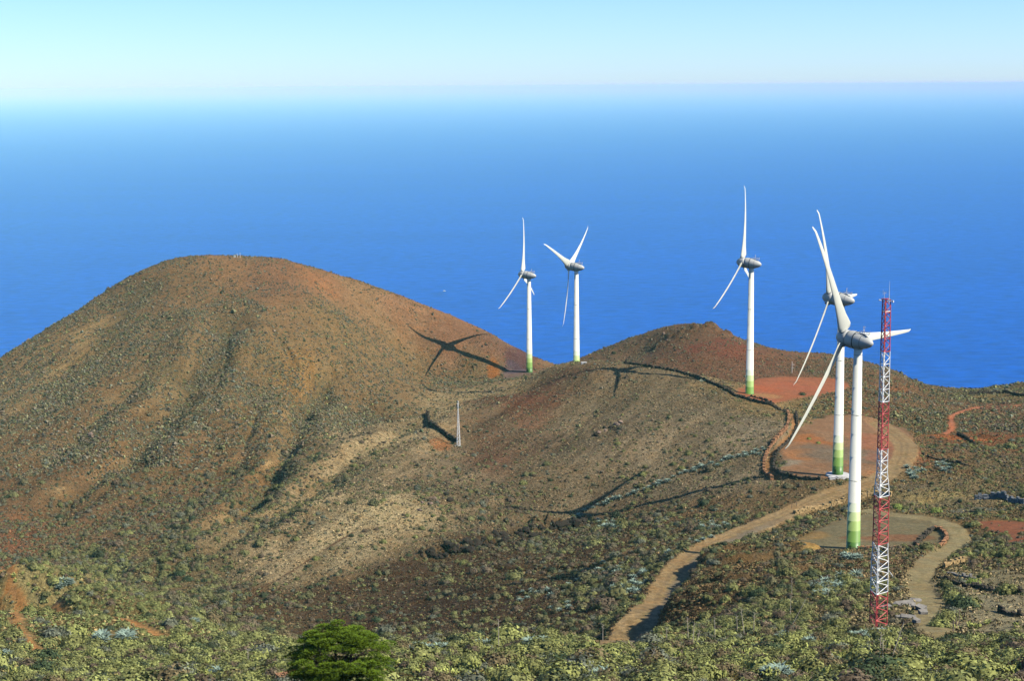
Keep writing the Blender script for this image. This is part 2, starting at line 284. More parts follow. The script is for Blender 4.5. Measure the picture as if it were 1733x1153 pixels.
# wheel marks circling over the pads
for cpx, cpy, rx, ry, rgb, amt in ((1450,762,30,44,(128,104,84),.5), (1450,762,33,49,(186,120,80),.4), (1455,758,37,54,(134,106,84),.5), (1420,768,20,30,(176,120,84),.4), (1480,902,22,18,(150,132,98),.5), (1480,902,25,21,(104,92,74),.45), (1470,905,15,12,(146,128,98),.4), (1350,655,22,26,(150,92,70),.4), (1350,655,27,31,(196,130,96),.35)):
    c = at(cpx, cpy)[0]; e = np.hypot((X - c[0]) / rx, (Y - c[1]) / ry) + .07 * fbm(X, Y, 61, 20, 2); wd_ = .9 / rx
    w = np.exp(-((e - 1) / wd_) ** 2) * amt * (ROUGH < .5) * (.5 + .5 * vnoise(X, Y, 63, 9)); m = np.nonzero(w > .01)[0]; setc(m, w[m], rgb)
# roads and paths
for pl, hw, rgb, reg, dig in ((ROAD, 4.5, (160,130,94), 1, .25), (TRACK, 2.8, (150,132,98), 1, .15), (PATHL, 1.4, (176,124,76), 3, .1), (PATHB, .8, (176,124,76), 3, .1), (PATHR, 1.3, (186,112,80), 3, .05), (PATHF, 1.6, (158,114,76), 3, .3), (PATHD, .35, (86,58,40), 3, .3)):
    idx, d, s, t = near(X, Y, pl, 34, None, Z)
    dn = d + .35 * fbm(X[idx], Y[idx], 41, 5, 3)
    # level across: take the height of the nearest centre-line point
    if reg == 1:
        k = np.clip((t * (len(pl) - 1)), 0, len(pl) - 1.001); k0 = k.astype(int); f = (k - k0)[:, None]
        q = pl[k0] * (1 - f) + pl[k0 + 1] * f; zc = up(q[:, 0], q[:, 1])
        w = 1 - sstep(hw, hw + 3.5, d); Z[idx] = Z[idx] * (1 - w) + (zc - dig) * w
        if pl is ROAD:                                      # cut bank on the uphill side
            bk = sstep(.03, .12, t) * (1 - sstep(.3, .4, t))
            hb = 3.3 * bk * (.75 + .35 * vnoise(X[idx], Y[idx], 77, 9))
            up_ = (s > 0) * sstep(hw + .1, hw + 1.6, dn) * (1 - sstep(9, 30, d))
            Z[idx] += hb * up_
            bc = (s > 0) * sstep(hw, hw + .5, dn) * (1 - sstep(hw + 1.5, hw + 4, dn)) * bk
            setc(idx, bc, (130,92,60))
            Z[idx] -= 1.1 * (s > 0) * sstep(hw + .2, hw + 2.5, d) * (1 - sstep(8, 22, d)) * sstep(.32, .42, t)
        if pl is TRACK: rgb2 = (150,130,92)
    else:
        w = 1 - sstep(hw, hw + .8, d); Z[idx] -= dig * w
    w = 1 - sstep(hw - .3, hw + .5, dn)
    setc(idx, w, rgb); DENS[idx] *= 1 - (1 - sstep(hw, hw + 1.2, dn)); ROUGH[idx] *= 1 - .9 * w
    if pl is ROAD:
        wr = (s > 0) * sstep(-.2, 1.2, d) * (1 - sstep(hw - .6, hw + .1, dn)) * (1 - sstep(.45, .6, t)); setc(idx, wr * .85, (134,120,106))
        for off in (-1.3, .9):
            wt = np.exp(-((d * s - off + .3 * vnoise(X[idx], Y[idx], 57, 12)) / .4) ** 2) * .6; setc(idx, wt, (122,100,76)); Z[idx] -= .06 * wt
    if reg == 1:
        vg = np.exp(-(d / .5) ** 2) * .25 * sstep(0, .5, vnoise(X[idx], Y[idx], 55, 4)); setc(idx, vg, (110,112,60))
    REG[idx[dn < hw]] = reg
# gullies of the left hill and ditches
GUL = [([(745,700),(700,722),(610,778),(520,838),(440,893),(350,938),(260,985)], 3.4, 7), ([(385,520),(378,575),(345,625),(320,655),(280,715),(210,780),(130,830),(60,885)], 5.5, 9), ([(570,625),(545,650),(515,690),(500,745),(470,790),(430,850),(360,900)], 4.2, 6),
       ([(250,470),(190,560),(110,660),(30,730)], 1.2, 16), ([(300,610),(240,660),(150,740),(60,800)], 1.0, 10)]
for pts, dep, wd in GUL:
    pl = smooth(line(pts), 2)
    idx, d, s, t = near(X, Y, pl, 60, None, Z)
    d = np.abs(d + 3.5 * fbm(X[idx], Y[idx], 61, 22, 3))
    e = sstep(0, .15, t) * (1 - sstep(.9, 1., t))
    Z[idx] -= dep * np.exp(-(d / wd) ** 2) * e
    Z[idx] += dep * .45 * np.exp(-((d - wd * 2) / wd) ** 2) * e
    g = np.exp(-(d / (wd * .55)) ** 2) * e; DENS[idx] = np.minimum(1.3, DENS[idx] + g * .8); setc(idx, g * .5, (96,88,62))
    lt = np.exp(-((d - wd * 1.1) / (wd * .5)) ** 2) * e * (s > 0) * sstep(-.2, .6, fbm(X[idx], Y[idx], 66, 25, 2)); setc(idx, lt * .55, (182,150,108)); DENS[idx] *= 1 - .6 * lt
# terraces / erosion steps on the middle and lower slopes
for pts, hgt in (([(690,948),(800,930),(850,905),(950,893),(985,893)], 3.2), ([(1000,890),(1060,905),(1120,895)], 1.2), ([(430,1005),(560,975),(700,935),(800,915)], .5), ([(820,960),(900,965),(980,960),(1050,950)], 1.5),
                 ([(860,1010),(950,1000),(1030,985)], 1.3), ([(1200,975),(1290,955),(1345,942)], 2.2), ([(1160,1010),(1260,990),(1340,975),(1400,965)], 1.4), ([(560,985),(640,968),(700,975),(780,962)], 1.0), ([(640,1040),(760,1010),(850,1003)], 1.2), ([(1120,1050),(1200,1035),(1290,1010)], 1.),
                 ([(1360,862),(1420,845),(1480,838)], 1.6), ([(1560,845),(1640,850),(1733,846)], 2.), ([(1600,770),(1660,778),(1733,790)], 1.5), ([(1590,700),(1640,735),(1700,745)], 1.2), ([(1640,672),(1733,668)], 1.5), ([(1450,655),(1550,700),(1580,730)], 1.2)):
    pl = smooth(line(pts), 2)
    idx, d, s, t = near(X, Y, pl, 26, None, Z)
    # uphill side is the far side here: lift it, lower the near side
    e = sstep(0, .12, t) * (1 - sstep(.88, 1., t)) * (.6 + .6 * vnoise(X[idx], Y[idx], 71, 8))
    up_ = np.where(s < 0, 1., -1.); dd = d * up_ + .8 * fbm(X[idx], Y[idx], 73, 6, 3)
    Z[idx] += hgt * e * (sstep(-.8, .8, dd) - .5) * np.exp(-(d / 13) ** 2) * (ROUGH[idx] > .5)
# rills running down from the top of the left hill
pk = at(400, 440)[0]; dx_, dy_ = X - pk[0], Y - pk[1]; rr_ = np.hypot(dx_, dy_); th_ = np.arctan2(dy_, dx_)
am_ = sstep(40, 150, rr_) * (1 - sstep(480, 620, rr_)) * (X < pk[0] + 260) * ROUGH * (1 - sstep(-60, -20, X - .0 * Y - (-40 + (Y - 560) * .12)))
tw_ = th_ + .05 * fbm(X, Y, 141, 60, 2)
ri_ = 1 - np.abs(vnoise(tw_ * 210, rr_ * .02, 143, 9.)) * 2; ri2 = 1 - np.abs(vnoise(tw_ * 210, rr_ * .03, 147, 3.6)) * 2
Z -= am_ * (1.5 * np.clip(ri_, 0, 1) ** 3 + .55 * np.clip(ri2, 0, 1) ** 3)
gm_ = am_ * np.clip(ri_, 0, 1) ** 4; DENS = DENS * (1 + .5 * gm_) ; COL *= (1 - .18 * gm_ + .10 * am_ * np.clip(-ri_, 0, 1))[:, None]
# streaks running down the broad middle slope
sm_ = (X > -190) & (X < 130) & (Y > 420) & (Y < 830); xs, ys = X[sm_], Y[sm_]
u_ = xs * -.45 + ys * -.89; v_ = xs * .89 - ys * .45
st_ = vnoise(u_ * .07, v_, 131, 3.2) * .55 + vnoise(u_ * .1, v_, 133, 1.5) * .3 + vnoise(u_ * .22, v_ * 1., 137, 9) * .5
fade_ = sstep(420, 470, ys) * (1 - sstep(780, 830, ys)) * (1 - sstep(90, 130, xs)) * ROUGH[sm_]
COL[sm_] *= (1 + .5 * st_ * fade_)[:, None]
Z[sm_] += .22 * st_ * fade_
c_ = at(1366, 931)[0]; e_ = np.hypot((X - c_[0]) / 4.5, (Y - c_[1]) / 9.) + .25 * fbm(X, Y, 151, 5, 3); Z += 1.9 * (1 - sstep(.5, 1., e_))
# micro relief
far = sstep(300, 900, Y)
nz = .95 * fbm(X, Y, 11, 38, 3) + (.34 - .1 * far) * fbm(X, Y, 21, 9, 3) + .16 * np.abs(fbm(X, Y, 25, 3.2, 2))
wild = ROUGH
Z += nz * (.08 + .92 * wild)
# rocky summit of the brown cone and the crumbly band
def rocky(px, py, rx, ry, amp, seed, sc=3.5):
    c = at(px, py)[0]; e = np.hypot((X - c[0]) / rx, (Y - c[1]) / ry); w = 1 - sstep(.5, 1., e); m = w > 0
    r = np.zeros_like(X); r[m] = amp * w[m] * np.maximum(0, fbm(X[m], Y[m], seed, sc, 3) + .15)
    return r
Z += rocky(1205,553,22,20,2.2,81) + rocky(1140,575,16,18,1.2,82) + rocky(1010,730,20,20,1.,83) + rocky(1040,640,30,18,.7,84) + rocky(860,870,30,18,.9,86) + rocky(790,860,22,22,.8,87) + rocky(130,730,10,14,1.6,88)
Z += rocky(900,890,22,9,2.4,85,3.0)
edge = (X < -990) | (X > 990) | (Y > 2240)
Z = np.clip(Z, SEA - .6, None)
ZG = Z.reshape(NX, NY)
def gz(x, y):                                               # final ground height
    x = np.atleast_1d(np.asarray(x, float)); y = np.atleast_1d(np.asarray(y, float))
    i = np.clip(np.searchsorted(gxs, x) - 1, 0, NX - 2); j = np.clip(np.searchsorted(gys, y) - 1, 0, NY - 2)
    a = (x - gxs[i]) / (gxs[i + 1] - gxs[i]); b = (y - gys[j]) / (gys[j + 1] - gys[j])
    return ZG[i, j] * (1 - a) * (1 - b) + ZG[i + 1, j] * a * (1 - b) + ZG[i, j + 1] * (1 - a) * b + ZG[i + 1, j + 1] * a * b
def gval(G, x, y):
    i = np.clip(np.searchsorted(gxs, x) - 1, 0, NX - 2); j = np.clip(np.searchsorted(gys, y) - 1, 0, NY - 2)
    return G.reshape(NX, NY)[i, j]
def on(px, py):                                             # picture position -> point on the final ground
    p = at(px, py); out = []
    for (a, b, d0) in zip(np.atleast_1d(px), np.atleast_1d(py), p[:, 1]):
        d = ray(a, b); D = np.arange(max(60, d0 - 45), d0 + 90, .5)
        z = gz(d[0] * D, D); k = np.nonzero(d[2] * D < z)[0]; k = k[0] if len(k) else np.argmin(np.abs(D - d0))
        out.append(Vector((d[0] * D[k], D[k], z[k])))
    return out if len(out) > 1 else out[0]

# ------------------------------------------------------------------ node helpers
def mat(name, rgb, rough=.7, spec=.3, var=0., scale=1., bump=0., bscale=3., metallic=0., attr=None, trans=0.):
    m = bpy.data.materials.new(name); m.use_nodes = True; nt = m.node_tree; b = nt.nodes['Principled BSDF']
    b.inputs['Base Color'].default_value = (*rgb, 1); b.inputs['Roughness'].default_value = rough
    b.inputs['Specular IOR Level'].default_value = spec; b.inputs['Metallic'].default_value = metallic
    tc = nt.nodes.new('ShaderNodeTexCoord')
    src = None
    if attr:
        a = nt.nodes.new('ShaderNodeAttribute'); a.attribute_name = attr; src = a.outputs['Color']
    if var > 0:
        n = nt.nodes.new('ShaderNodeTexNoise'); n.inputs['Scale'].default_value = scale; n.inputs['Detail'].default_value = 5
        nt.links.new(tc.outputs['Object'], n.inputs['Vector'])
        mr = nt.nodes.new('ShaderNodeMapRange'); mr.inputs[1].default_value = .3; mr.inputs[2].default_value = .7; mr.inputs[3].default_value = 1 - var; mr.inputs[4].default_value = 1 + var
        nt.links.new(n.outputs['Fac'], mr.inputs[0])
        mx = nt.nodes.new('ShaderNodeVectorMath'); mx.operation = 'SCALE'
        if src: nt.links.new(src, mx.inputs[0])
        else: mx.inputs[0].default_value = rgb
        nt.links.new(mr.outputs[0], mx.inputs['Scale']); src = mx.outputs[0]
    if src: nt.links.new(src, b.inputs['Base Color'])
    if bump > 0:
        n = nt.nodes.new('ShaderNodeTexNoise'); n.inputs['Scale'].default_value = bscale; n.inputs['Detail'].default_value = 4
        nt.links.new(tc.outputs['Object'], n.inputs['Vector'])
        bp = nt.nodes.new('ShaderNodeBump'); bp.inputs['Strength'].default_value = 1; bp.inputs['Distance'].default_value = bump
        nt.links.new(n.outputs['Fac'], bp.inputs['Height']); nt.links.new(bp.outputs[0], b.inputs['Normal'])
    return m

def ground_material():
    m = bpy.data.materials.new('volcanic_soil'); m.use_nodes = True; nt = m.node_tree; N = nt.nodes.new; L = nt.links.new
    b = nt.nodes['Principled BSDF']; b.inputs['Roughness'].default_value = .95; b.inputs['Specular IOR Level'].default_value = .1
    at_ = N('ShaderNodeAttribute'); at_.attribute_name = 'soil'; rg = N('ShaderNodeAttribute'); rg.attribute_name = 'wild'
    tc = N('ShaderNodeTexCoord')
    def noise(s, det=6, r=.6):
        n = N('ShaderNodeTexNoise'); n.inputs['Scale'].default_value = s; n.inputs['Detail'].default_value = det; n.inputs['Roughness'].default_value = r
        L(tc.outputs['Object'], n.inputs['Vector']); return n.outputs['Fac']
    def rng_(src, a, b_, c, d):
        r = N('ShaderNodeMapRange'); r.inputs[1].default_value = a; r.inputs[2].default_value = b_; r.inputs[3].default_value = c; r.inputs[4].default_value = d; L(src, r.inputs[0]); return r.outputs[0]
    def mul(a, b_):
        r = N('ShaderNodeMath'); r.operation = 'MULTIPLY'
        for k, v in enumerate((a, b_)):
            if isinstance(v, float): r.inputs[k].default_value = v
            else: L(v, r.inputs[k])
        return r.outputs[0]
    n1 = noise(.09, 5); n2 = noise(.75, 6, .7); n3 = noise(3.2, 3, .7)
    v = N('ShaderNodeTexVoronoi'); v.inputs['Scale'].default_value = 1.3; v.inputs['Randomness'].default_value = 1; L(tc.outputs['Object'], v.inputs['Vector'])
    val = mul(rng_(n1, .3, .7, .86, 1.14), rng_(n2, .3, .7, .5, 1.45)); val = mul(val, rng_(n3, .3, .7, .65, 1.35))
    stone = rng_(v.outputs['Distance'], .1, .32, 1.22, 1.)          # pale pebbles and stones lying about
    val = mul(val, stone)
    sc = N('ShaderNodeVectorMath'); sc.operation = 'SCALE'; L(at_.outputs['Color'], sc.inputs[0]); L(val, sc.inputs['Scale'])
    # patches leaning to rust and to grey
    n4 = noise(.16, 4, .65); mx = N('ShaderNodeMix'); mx.data_type = 'RGBA'; mx.blend_type = 'MULTIPLY'; L(rng_(n4, .45, .7, 0., .6), mx.inputs['Factor'])
    L(sc.outputs[0], mx.inputs['A']); mx.inputs['B'].default_value = (1.06, .84, .62, 1)
    mx2 = N('ShaderNodeMix'); mx2.data_type = 'RGBA'; L(rng_(noise(.4, 4, .65), .55, .75, 0., .35), mx2.inputs['Factor']); L(mx.outputs['Result'], mx2.inputs['A']); mx2.inputs['B'].default_value = (.19, .155, .105, 1)
    L(mx2.outputs['Result'], b.inputs['Base Color'])
    h = N('ShaderNodeMath'); h.operation = 'ADD'; L(mul(n2, 1.0), h.inputs[0]); L(mul(n3, .35), h.inputs[1])
    bp = N('ShaderNodeBump'); bp.inputs['Distance'].default_value = 1.3; L(rng_(rg.outputs['Fac'], 0., 1., .12, 1.), bp.inputs['Strength']); L(h.outputs[0], bp.inputs['Height']); L(bp.outputs[0], b.inputs['Normal'])
    return m
MG = ground_material()

def mesh_np(name, co, faces, material, parent=None, attrs=None, smooth_=False, k=4):
    me = bpy.data.meshes.new(name); co = np.asarray(co, np.float32); faces = np.asarray(faces, np.int32)
    me.vertices.add(len(co)); me.vertices.foreach_set('co', co.ravel())
    me.loops.add(faces.size); me.loops.foreach_set('vertex_index', faces.ravel())
    me.polygons.add(len(faces)); me.polygons.foreach_set('loop_start', np.arange(0, faces.size, faces.shape[1], dtype=np.int32))
    me.polygons.foreach_set('use_smooth', np.full(len(faces), smooth_))
    me.update(calc_edges=True)
    for an, av in (attrs or {}).items():
        if av.ndim == 1:
            a = me.attributes.new(an, 'FLOAT', 'POINT'); a.data.foreach_set('value', av.astype(np.float32))
        else:
            a = me.attributes.new(an, 'FLOAT_COLOR', 'POINT'); a.data.foreach_set('color', np.concatenate([av, np.ones((len(av), 1))], 1).astype(np.float32).ravel())
    me.materials.append(material)
    o = bpy.data.objects.new(name, me); C.objects.link(o)
    if parent: o.parent = parent
    return o

ii, jj = np.meshgrid(np.arange(NX - 1), np.arange(NY - 1), indexing='ij'); base = (ii * NY + jj).ravel()
QF = np.stack([base, base + NY, base + NY + 1, base + 1], -1)
reg_f = REG[QF]; fr = np.where((reg_f > 0).sum(1) >= 3, reg_f.max(1), 0)
# split pads into their own objects by nearest pad centre
padc = np.array([p.mean(0) for p in (PAD1, PAD2, PAD3, PAD5)]); fcx = X[QF].mean(1); fcy = Y[QF].mean(1)
pid = np.argmin((fcx[:, None] - padc[None, :, 0]) ** 2 + (fcy[:, None] - padc[None, :, 1]) ** 2, 1)
onroad = {}
def pldist(pl, m): return sdist(fcx[m], fcy[m], pl)[0]
def submesh(name, sel, kind='structure', label=None):
    f = QF[sel]; u, inv = np.unique(f, return_inverse=True)
    o = mesh_np(name, np.stack([X[u], Y[u], Z[u]], -1), inv.reshape(f.shape), MG, attrs={'soil': COL[u] * ALB, 'wild': ROUGH[u]}, smooth_=True)
    o['kind'] = kind
    if label: o['label'] = label
    return o
ALB = .70
submesh('ground', fr == 0, label='brown volcanic hills and slopes running down to the sea')
m1 = np.nonzero(fr == 1)[0]; dr = pldist(ROAD, m1) < pldist(TRACK, m1)
submesh('dirt_road', m1[dr], label='unpaved road climbing past the nearest turbine pads'); submesh('dirt_track', m1[~dr], label='unpaved track curving beside the lattice mast')
for k, (nm, lb) in enumerate((('turbine_pad', 'dark gravel pad at the nearest turbine'), ('turbine_pad', 'orange earth pad at the second turbine'), ('turbine_pad', 'red earth pad at the middle turbine'), ('turbine_pad', 'purple grey pad at the turbine by the left hill'))):
    submesh(nm, (fr == 2) & (pid == k), label=lb)
m3 = np.nonzero(fr == 3)[0]; ds = np.argmin(np.stack([pldist(p, m3) for p in (PATHL, PATHB, PATHR, PATHF, PATHD)]), 0)
for k, lb in enumerate(('orange footpath across the lower left mound', 'thin path down the lower left corner', 'red path at the right edge', 'walled path beside the orange pad', 'thin dark rut on the pale slope')):
    if (ds == k).any(): submesh('footpath', m3[ds == k], label=lb)
EXPO = .52; SUNS = 5.1; SEACOL = (.0002, .068, .34); DB = 0
SKYS = .132; SKYDUST = .4; SKYOZ = 10.; SKYAIR = .8; HCOL = (.44, 1., .8, 1); HAZE = 3.4e-5; HANI = -.4
# ------------------------------------------------------------------ sea, air, light
sm = bpy.data.materials.new('sea_water'); sm.use_nodes = True; nt = sm.node_tree; b = nt.nodes['Principled BSDF']
b.inputs['Base Color'].default_value = (*SEACOL, 1); b.inputs['Roughness'].default_value = .45; b.inputs['IOR'].default_value = 1.2; b.inputs['Specular IOR Level'].default_value = .05
tc = nt.nodes.new('ShaderNodeTexCoord')
def wave(scale, sx, dist):
    mp = nt.nodes.new('ShaderNodeMapping'); mp.inputs['Scale'].default_value = (sx, 1, 1); nt.links.new(tc.outputs['Object'], mp.inputs[0])
    n = nt.nodes.new('ShaderNodeTexNoise'); n.inputs['Scale'].default_value = scale; n.inputs['Detail'].default_value = 5; n.inputs['Roughness'].default_value = .6
    nt.links.new(mp.outputs[0], n.inputs['Vector']); return n.outputs['Fac']
w1 = wave(.03, .6, 1); w2 = wave(.0022, .35, 1)
bp = nt.nodes.new('ShaderNodeBump'); bp.inputs['Strength'].default_value = 1; bp.inputs['Distance'].default_value = 4.; nt.links.new(w1, bp.inputs['Height']); nt.links.new(bp.outputs[0], b.inputs['Normal'])
mr = nt.nodes.new('ShaderNodeMapRange'); mr.inputs[1].default_value = .3; mr.inputs[2].default_value = .7; mr.inputs[3].default_value = .93; mr.inputs[4].default_value = 1.07; nt.links.new(w2, mr.inputs[0])
mr1 = nt.nodes.new('ShaderNodeMapRange'); mr1.inputs[1].default_value = .3; mr1.inputs[2].default_value = .7; mr1.inputs[3].default_value = .72; mr1.inputs[4].default_value = 1.3; nt.links.new(w1, mr1.inputs[0])
mm = nt.nodes.new('ShaderNodeMath'); mm.operation = 'MULTIPLY'; nt.links.new(mr.outputs[0], mm.inputs[0]); nt.links.new(mr1.outputs[0], mm.inputs[1])
sc_ = nt.nodes.new('ShaderNodeVectorMath'); sc_.operation = 'SCALE'; sc_.inputs[0].default_value = SEACOL; nt.links.new(mm.outputs[0], sc_.inputs['Scale']); nt.links.new(sc_.outputs[0], b.inputs['Base Color'])
SR = 400000.
sx_ = np.concatenate([-np.geomspace(SR, 500, 12), np.geomspace(500, SR, 12)]); sX, sY = np.meshgrid(sx_, sx_, indexing='ij')
si, sj = np.meshgrid(np.arange(23), np.arange(23), indexing='ij'); sb = (si * 24 + sj).ravel()
so = mesh_np('sea', np.stack([sX.ravel(), sY.ravel(), np.full(sX.size, SEA)], -1), np.stack([sb, sb + 24, sb + 25, sb + 1], -1), sm); so['kind'] = 'structure'; so['label'] = 'calm blue ocean reaching the hazy horizon'
if HAZE > 0:
    hm = bpy.data.materials.new('sea_haze'); hm.use_nodes = True; nt = hm.node_tree
    for n in list(nt.nodes):
        if n.type != 'OUTPUT_MATERIAL': nt.nodes.remove(n)
    pv = nt.nodes.new('ShaderNodeVolumePrincipled'); pv.inputs['Color'].default_value = HCOL; pv.inputs['Absorption Color'].default_value = (.72, 1, 1, 1); pv.inputs['Density'].default_value = HAZE; pv.inputs['Anisotropy'].default_value = HANI
    nt.links.new(pv.outputs[0], nt.nodes['Material Output'].inputs['Volume'])
    s = SR + 500; z0, z1 = SEA - 1.8, 22.
    co = [(x, y, z) for z in (z0, z1) for x, y in ((-s, -s), (s, -s), (s, s), (-s, s))]
    ho = mesh_np('haze', co, [(3, 2, 1, 0), (4, 5, 6, 7), (0, 1, 5, 4), (1, 2, 6, 5), (2, 3, 7, 6), (3, 0, 4, 7)], hm); ho['kind'] = 'stuff'; ho['label'] = 'pale blue haze over the sea'
SUNV = Vector((.937 * math.cos(R(42)), -.35 * math.cos(R(42)), math.sin(R(42)))).normalized()
sl = bpy.data.lights.new('sun', 'SUN'); sl.energy = SUNS; sl.angle = R(.5); sl.color = (1, .955, .87)
slo = bpy.data.objects.new('sun', sl); C.objects.link(slo); slo.rotation_euler = SUNV.to_track_quat('Z', 'Y').to_euler()
w = bpy.data.worlds.new('World'); SC.world = w; w.use_nodes = True; nt = w.node_tree
sky = nt.nodes.new('ShaderNodeTexSky'); sky.sky_type = 'NISHITA'; sky.sun_disc = False; sky.sun_elevation = R(42); sky.sun_rotation = math.atan2(SUNV.x, SUNV.y)
sky.altitude = 700; sky.air_density = SKYAIR; sky.dust_density = SKYDUST; sky.ozone_density = SKYOZ
bg = nt.nodes['Background']; bg.inputs['Strength'].default_value = SKYS; nt.links.new(sky.outputs[0], bg.inputs['Color'])
SC.view_settings.view_transform = 'Standard'; SC.view_settings.look = 'None'; SC.view_settings.exposure = EXPO; SC.view_settings.gamma = 1
SC.cycles.use_denoising = True; SC.cycles.volume_bounces = 4; SC.cycles.max_bounces = 8; SC.cycles.diffuse_bounces = DB; SC.cycles.transparent_max_bounces = 4
# ------------------------------------------------------------------ helpers for things
def tag(o, label=None, cat=None, group=None, kind=None):
    if label: o['label'] = label
    if cat: o['category'] = cat
    if group: o['group'] = group
    if kind: o['kind'] = kind
    return o
def empty(name, loc, label, cat, group=None, rz=0.):
    o = bpy.data.objects.new(name, None); C.objects.link(o); o.location = loc; o.rotation_euler = (0, 0, rz); o.empty_display_size = .5
    return tag(o, label, cat, group)
def copy_tree(o, parent=None):
    c = o.copy(); C.objects.link(c); c.parent = parent
    for ch in o.children: copy_tree(ch, c)
    return c
class MB:                                                    # collects shapes into one mesh
    def __init__(s): s.v = []; s.f = []; s.m = []; s.sm = []
    def add(s, vs, fs, mi=0, sm=False):
        n = len(s.v); s.v += [tuple(v) for v in vs]; s.f += [tuple(n + i for i in f) for f in fs]; s.m += [mi] * len(fs); s.sm += [sm] * len(fs)
    def tube(s, a, b, r0, r1=None, n=6, mi=0, caps=True, sm=True):
        a = Vector(a); b = Vector(b); r1 = r0 if r1 is None else r1; d = (b - a).normalized()
        u = d.orthogonal().normalized(); w = d.cross(u)
        vs = [p + (u * math.cos(t) + w * math.sin(t)) * r for p, r in ((a, r0), (b, r1)) for t in [2 * math.pi * k / n for k in range(n)]]
        s.add(vs, [(k, (k + 1) % n, n + (k + 1) % n, n + k) for k in range(n)], mi, sm)
        if caps: s.add(vs, [tuple(range(n))[::-1], tuple(range(n, 2 * n))], mi)
    def lathe(s, prof, n=32, mi=0, axis='Z', sm=True, mis=None):  # prof: (position along the axis, radius)
        vs = []
        for z, r in prof:
            for k in range(n):
                t = 2 * math.pi * k / n; c, q = r * math.cos(t), r * math.sin(t)
                vs.append((c, q, z) if axis == 'Z' else (z, c, q))
        base = len(s.v); s.v += vs
        for j in range(len(prof) - 1):
            for k in range(n):
                q = (j * n + k, j * n + (k + 1) % n, (j + 1) * n + (k + 1) % n, (j + 1) * n + k)
                if axis != 'Z': pass
                s.f.append(tuple(base + i for i in q)); s.m.append(mis[j] if mis else mi); s.sm.append(sm)
    def box(s, c, sx, sy, sz, rz=0., mi=0, jit=0., rnd=None, tilt=0.):
        M = Matrix.Rotation(rz, 3, 'Z') @ Matrix.Rotation(tilt, 3, 'X'); c = Vector(c)
        vs = []
        for dz in (-.5, .5):
            for dx, dy in ((-.5, -.5), (.5, -.5), (.5, .5), (-.5, .5)):
                v = Vector((dx * sx, dy * sy, dz * sz))
                if jit: v = Vector((v.x * (1 + rnd.uniform(-jit, jit)), v.y * (1 + rnd.uniform(-jit, jit)), v.z * (1 + rnd.uniform(-jit, jit))))
                vs.append(c + M @ v)
        s.add(vs, [(3, 2, 1, 0), (4, 5, 6, 7), (0, 1, 5, 4), (1, 2, 6, 5), (2, 3, 7, 6), (3, 0, 4, 7)], mi)
    def build(s, name, mats, parent=None):
        me = bpy.data.meshes.new(name); me.from_pydata(s.v, [], s.f)
        for m in (mats if isinstance(mats, (list, tuple)) else [mats]): me.materials.append(m)
        me.polygons.foreach_set('material_index', s.m); me.polygons.foreach_set('use_smooth', s.sm); me.update()
        o = bpy.data.objects.new(name, me); C.objects.link(o)
        if parent: o.parent = parent
        return o

M_white = mat('turbine_white', (.70, .69, .55), .42, .4, var=.04, scale=.5)
M_grey = mat('nacelle_grey', (.42, .415, .36), .5, .4, var=.06, scale=.8)
M_dark = mat('gap_dark', (.03, .03, .03), .8)
M_seam = mat('seam_grey', (.25, .26, .26), .7)
GREENS = [mat('green_ring_%s' % n, c, .42, .4, var=.05, scale=.4) for n, c in (('pale', (.58, .62, .42)), ('light', (.44, .52, .22)), ('mid', (.30, .41, .11)), ('deep', (.16, .28, .05)), ('dark', (.085, .19, .03)))]
M_conc = mat('concrete', (.50, .48, .43), .9, .2, var=.15, scale=1.5, bump=.02)
M_steel = mat('pale_steel', (.62, .62, .58), .5, .5)

# ------------------------------------------------------------------ wind turbines
def blade_mesh():
    st = [(1.3, 1.5, 1.5, 0, .5), (2.0, 1.6, 1.5, .05, .5), (2.5, 3.7, 1.05, .95, .36), (3.6, 4.15, .85, 1., .33), (5., 3.75, .75, .95, .33), (7., 3.15, .62, .78, .33), (10., 2.6, .5, .6, .32), (14., 2.15, .4, .45, .31),
          (19., 1.75, .3, .33, .3), (24., 1.42, .23, .24, .3), (28.5, 1.12, .17, .18, .3), (32., .88, .12, .12, .3), (34., .66, .09, .08, .32), (35., .46, .07, .05, .4), (35.5, .2, .05, .03, .5)]
    nn = 18; vs = []
    for (r, ch, th, tw, le) in st:
        tau = .05 + .36 * max(0, 1 - r / 30.) ** 1.2
        pb = -1.9 * (max(0, r - 6) / 29.5) ** 2.2 - (.35 if r > 34.5 else 0)   # tips bend upwind
        for k in range(nn):
            t = 2 * math.pi * k / nn; cx = .5 * (1 - math.cos(t))            # 0 leading edge .. 1 trailing edge
            rnd_ = 1. if r < 2.2 else 0.
            y_air = 2.6 * math.sqrt(max(cx, 0)) * (1 - cx) * th * .5 * (1 if t < math.pi else -.75)
            y_cyl = .5 * th * math.sin(t)
            yy = y_cyl * rnd_ + y_air * (1 - rnd_); xx = (cx - le) * ch
            if not rnd_ and cx < .02: pass
            c, s = math.cos(tau), math.sin(tau)
            # local frame: x = along the wind (downwind +), y = in the rotor plane, z = span ; trailing edge leans downwind
            vs.append((xx * s + yy * c + pb * 1., xx * c - yy * s, r))
    n = len(st); fs = [(j * nn + k, j * nn + (k + 1) % nn, (j + 1) * nn + (k + 1) % nn, (j + 1) * nn + k) for j in range(n - 1) for k in range(nn)]
    fs += [tuple(range(nn))[::-1], tuple(range((n - 1) * nn, n * nn))]
    me = bpy.data.meshes.new('blade'); me.from_pydata(vs, [], fs); me.materials.append(M_white)
    me.polygons.foreach_set('use_smooth', [True] * len(fs)); me.update(); return me
BLADE = blade_mesh()
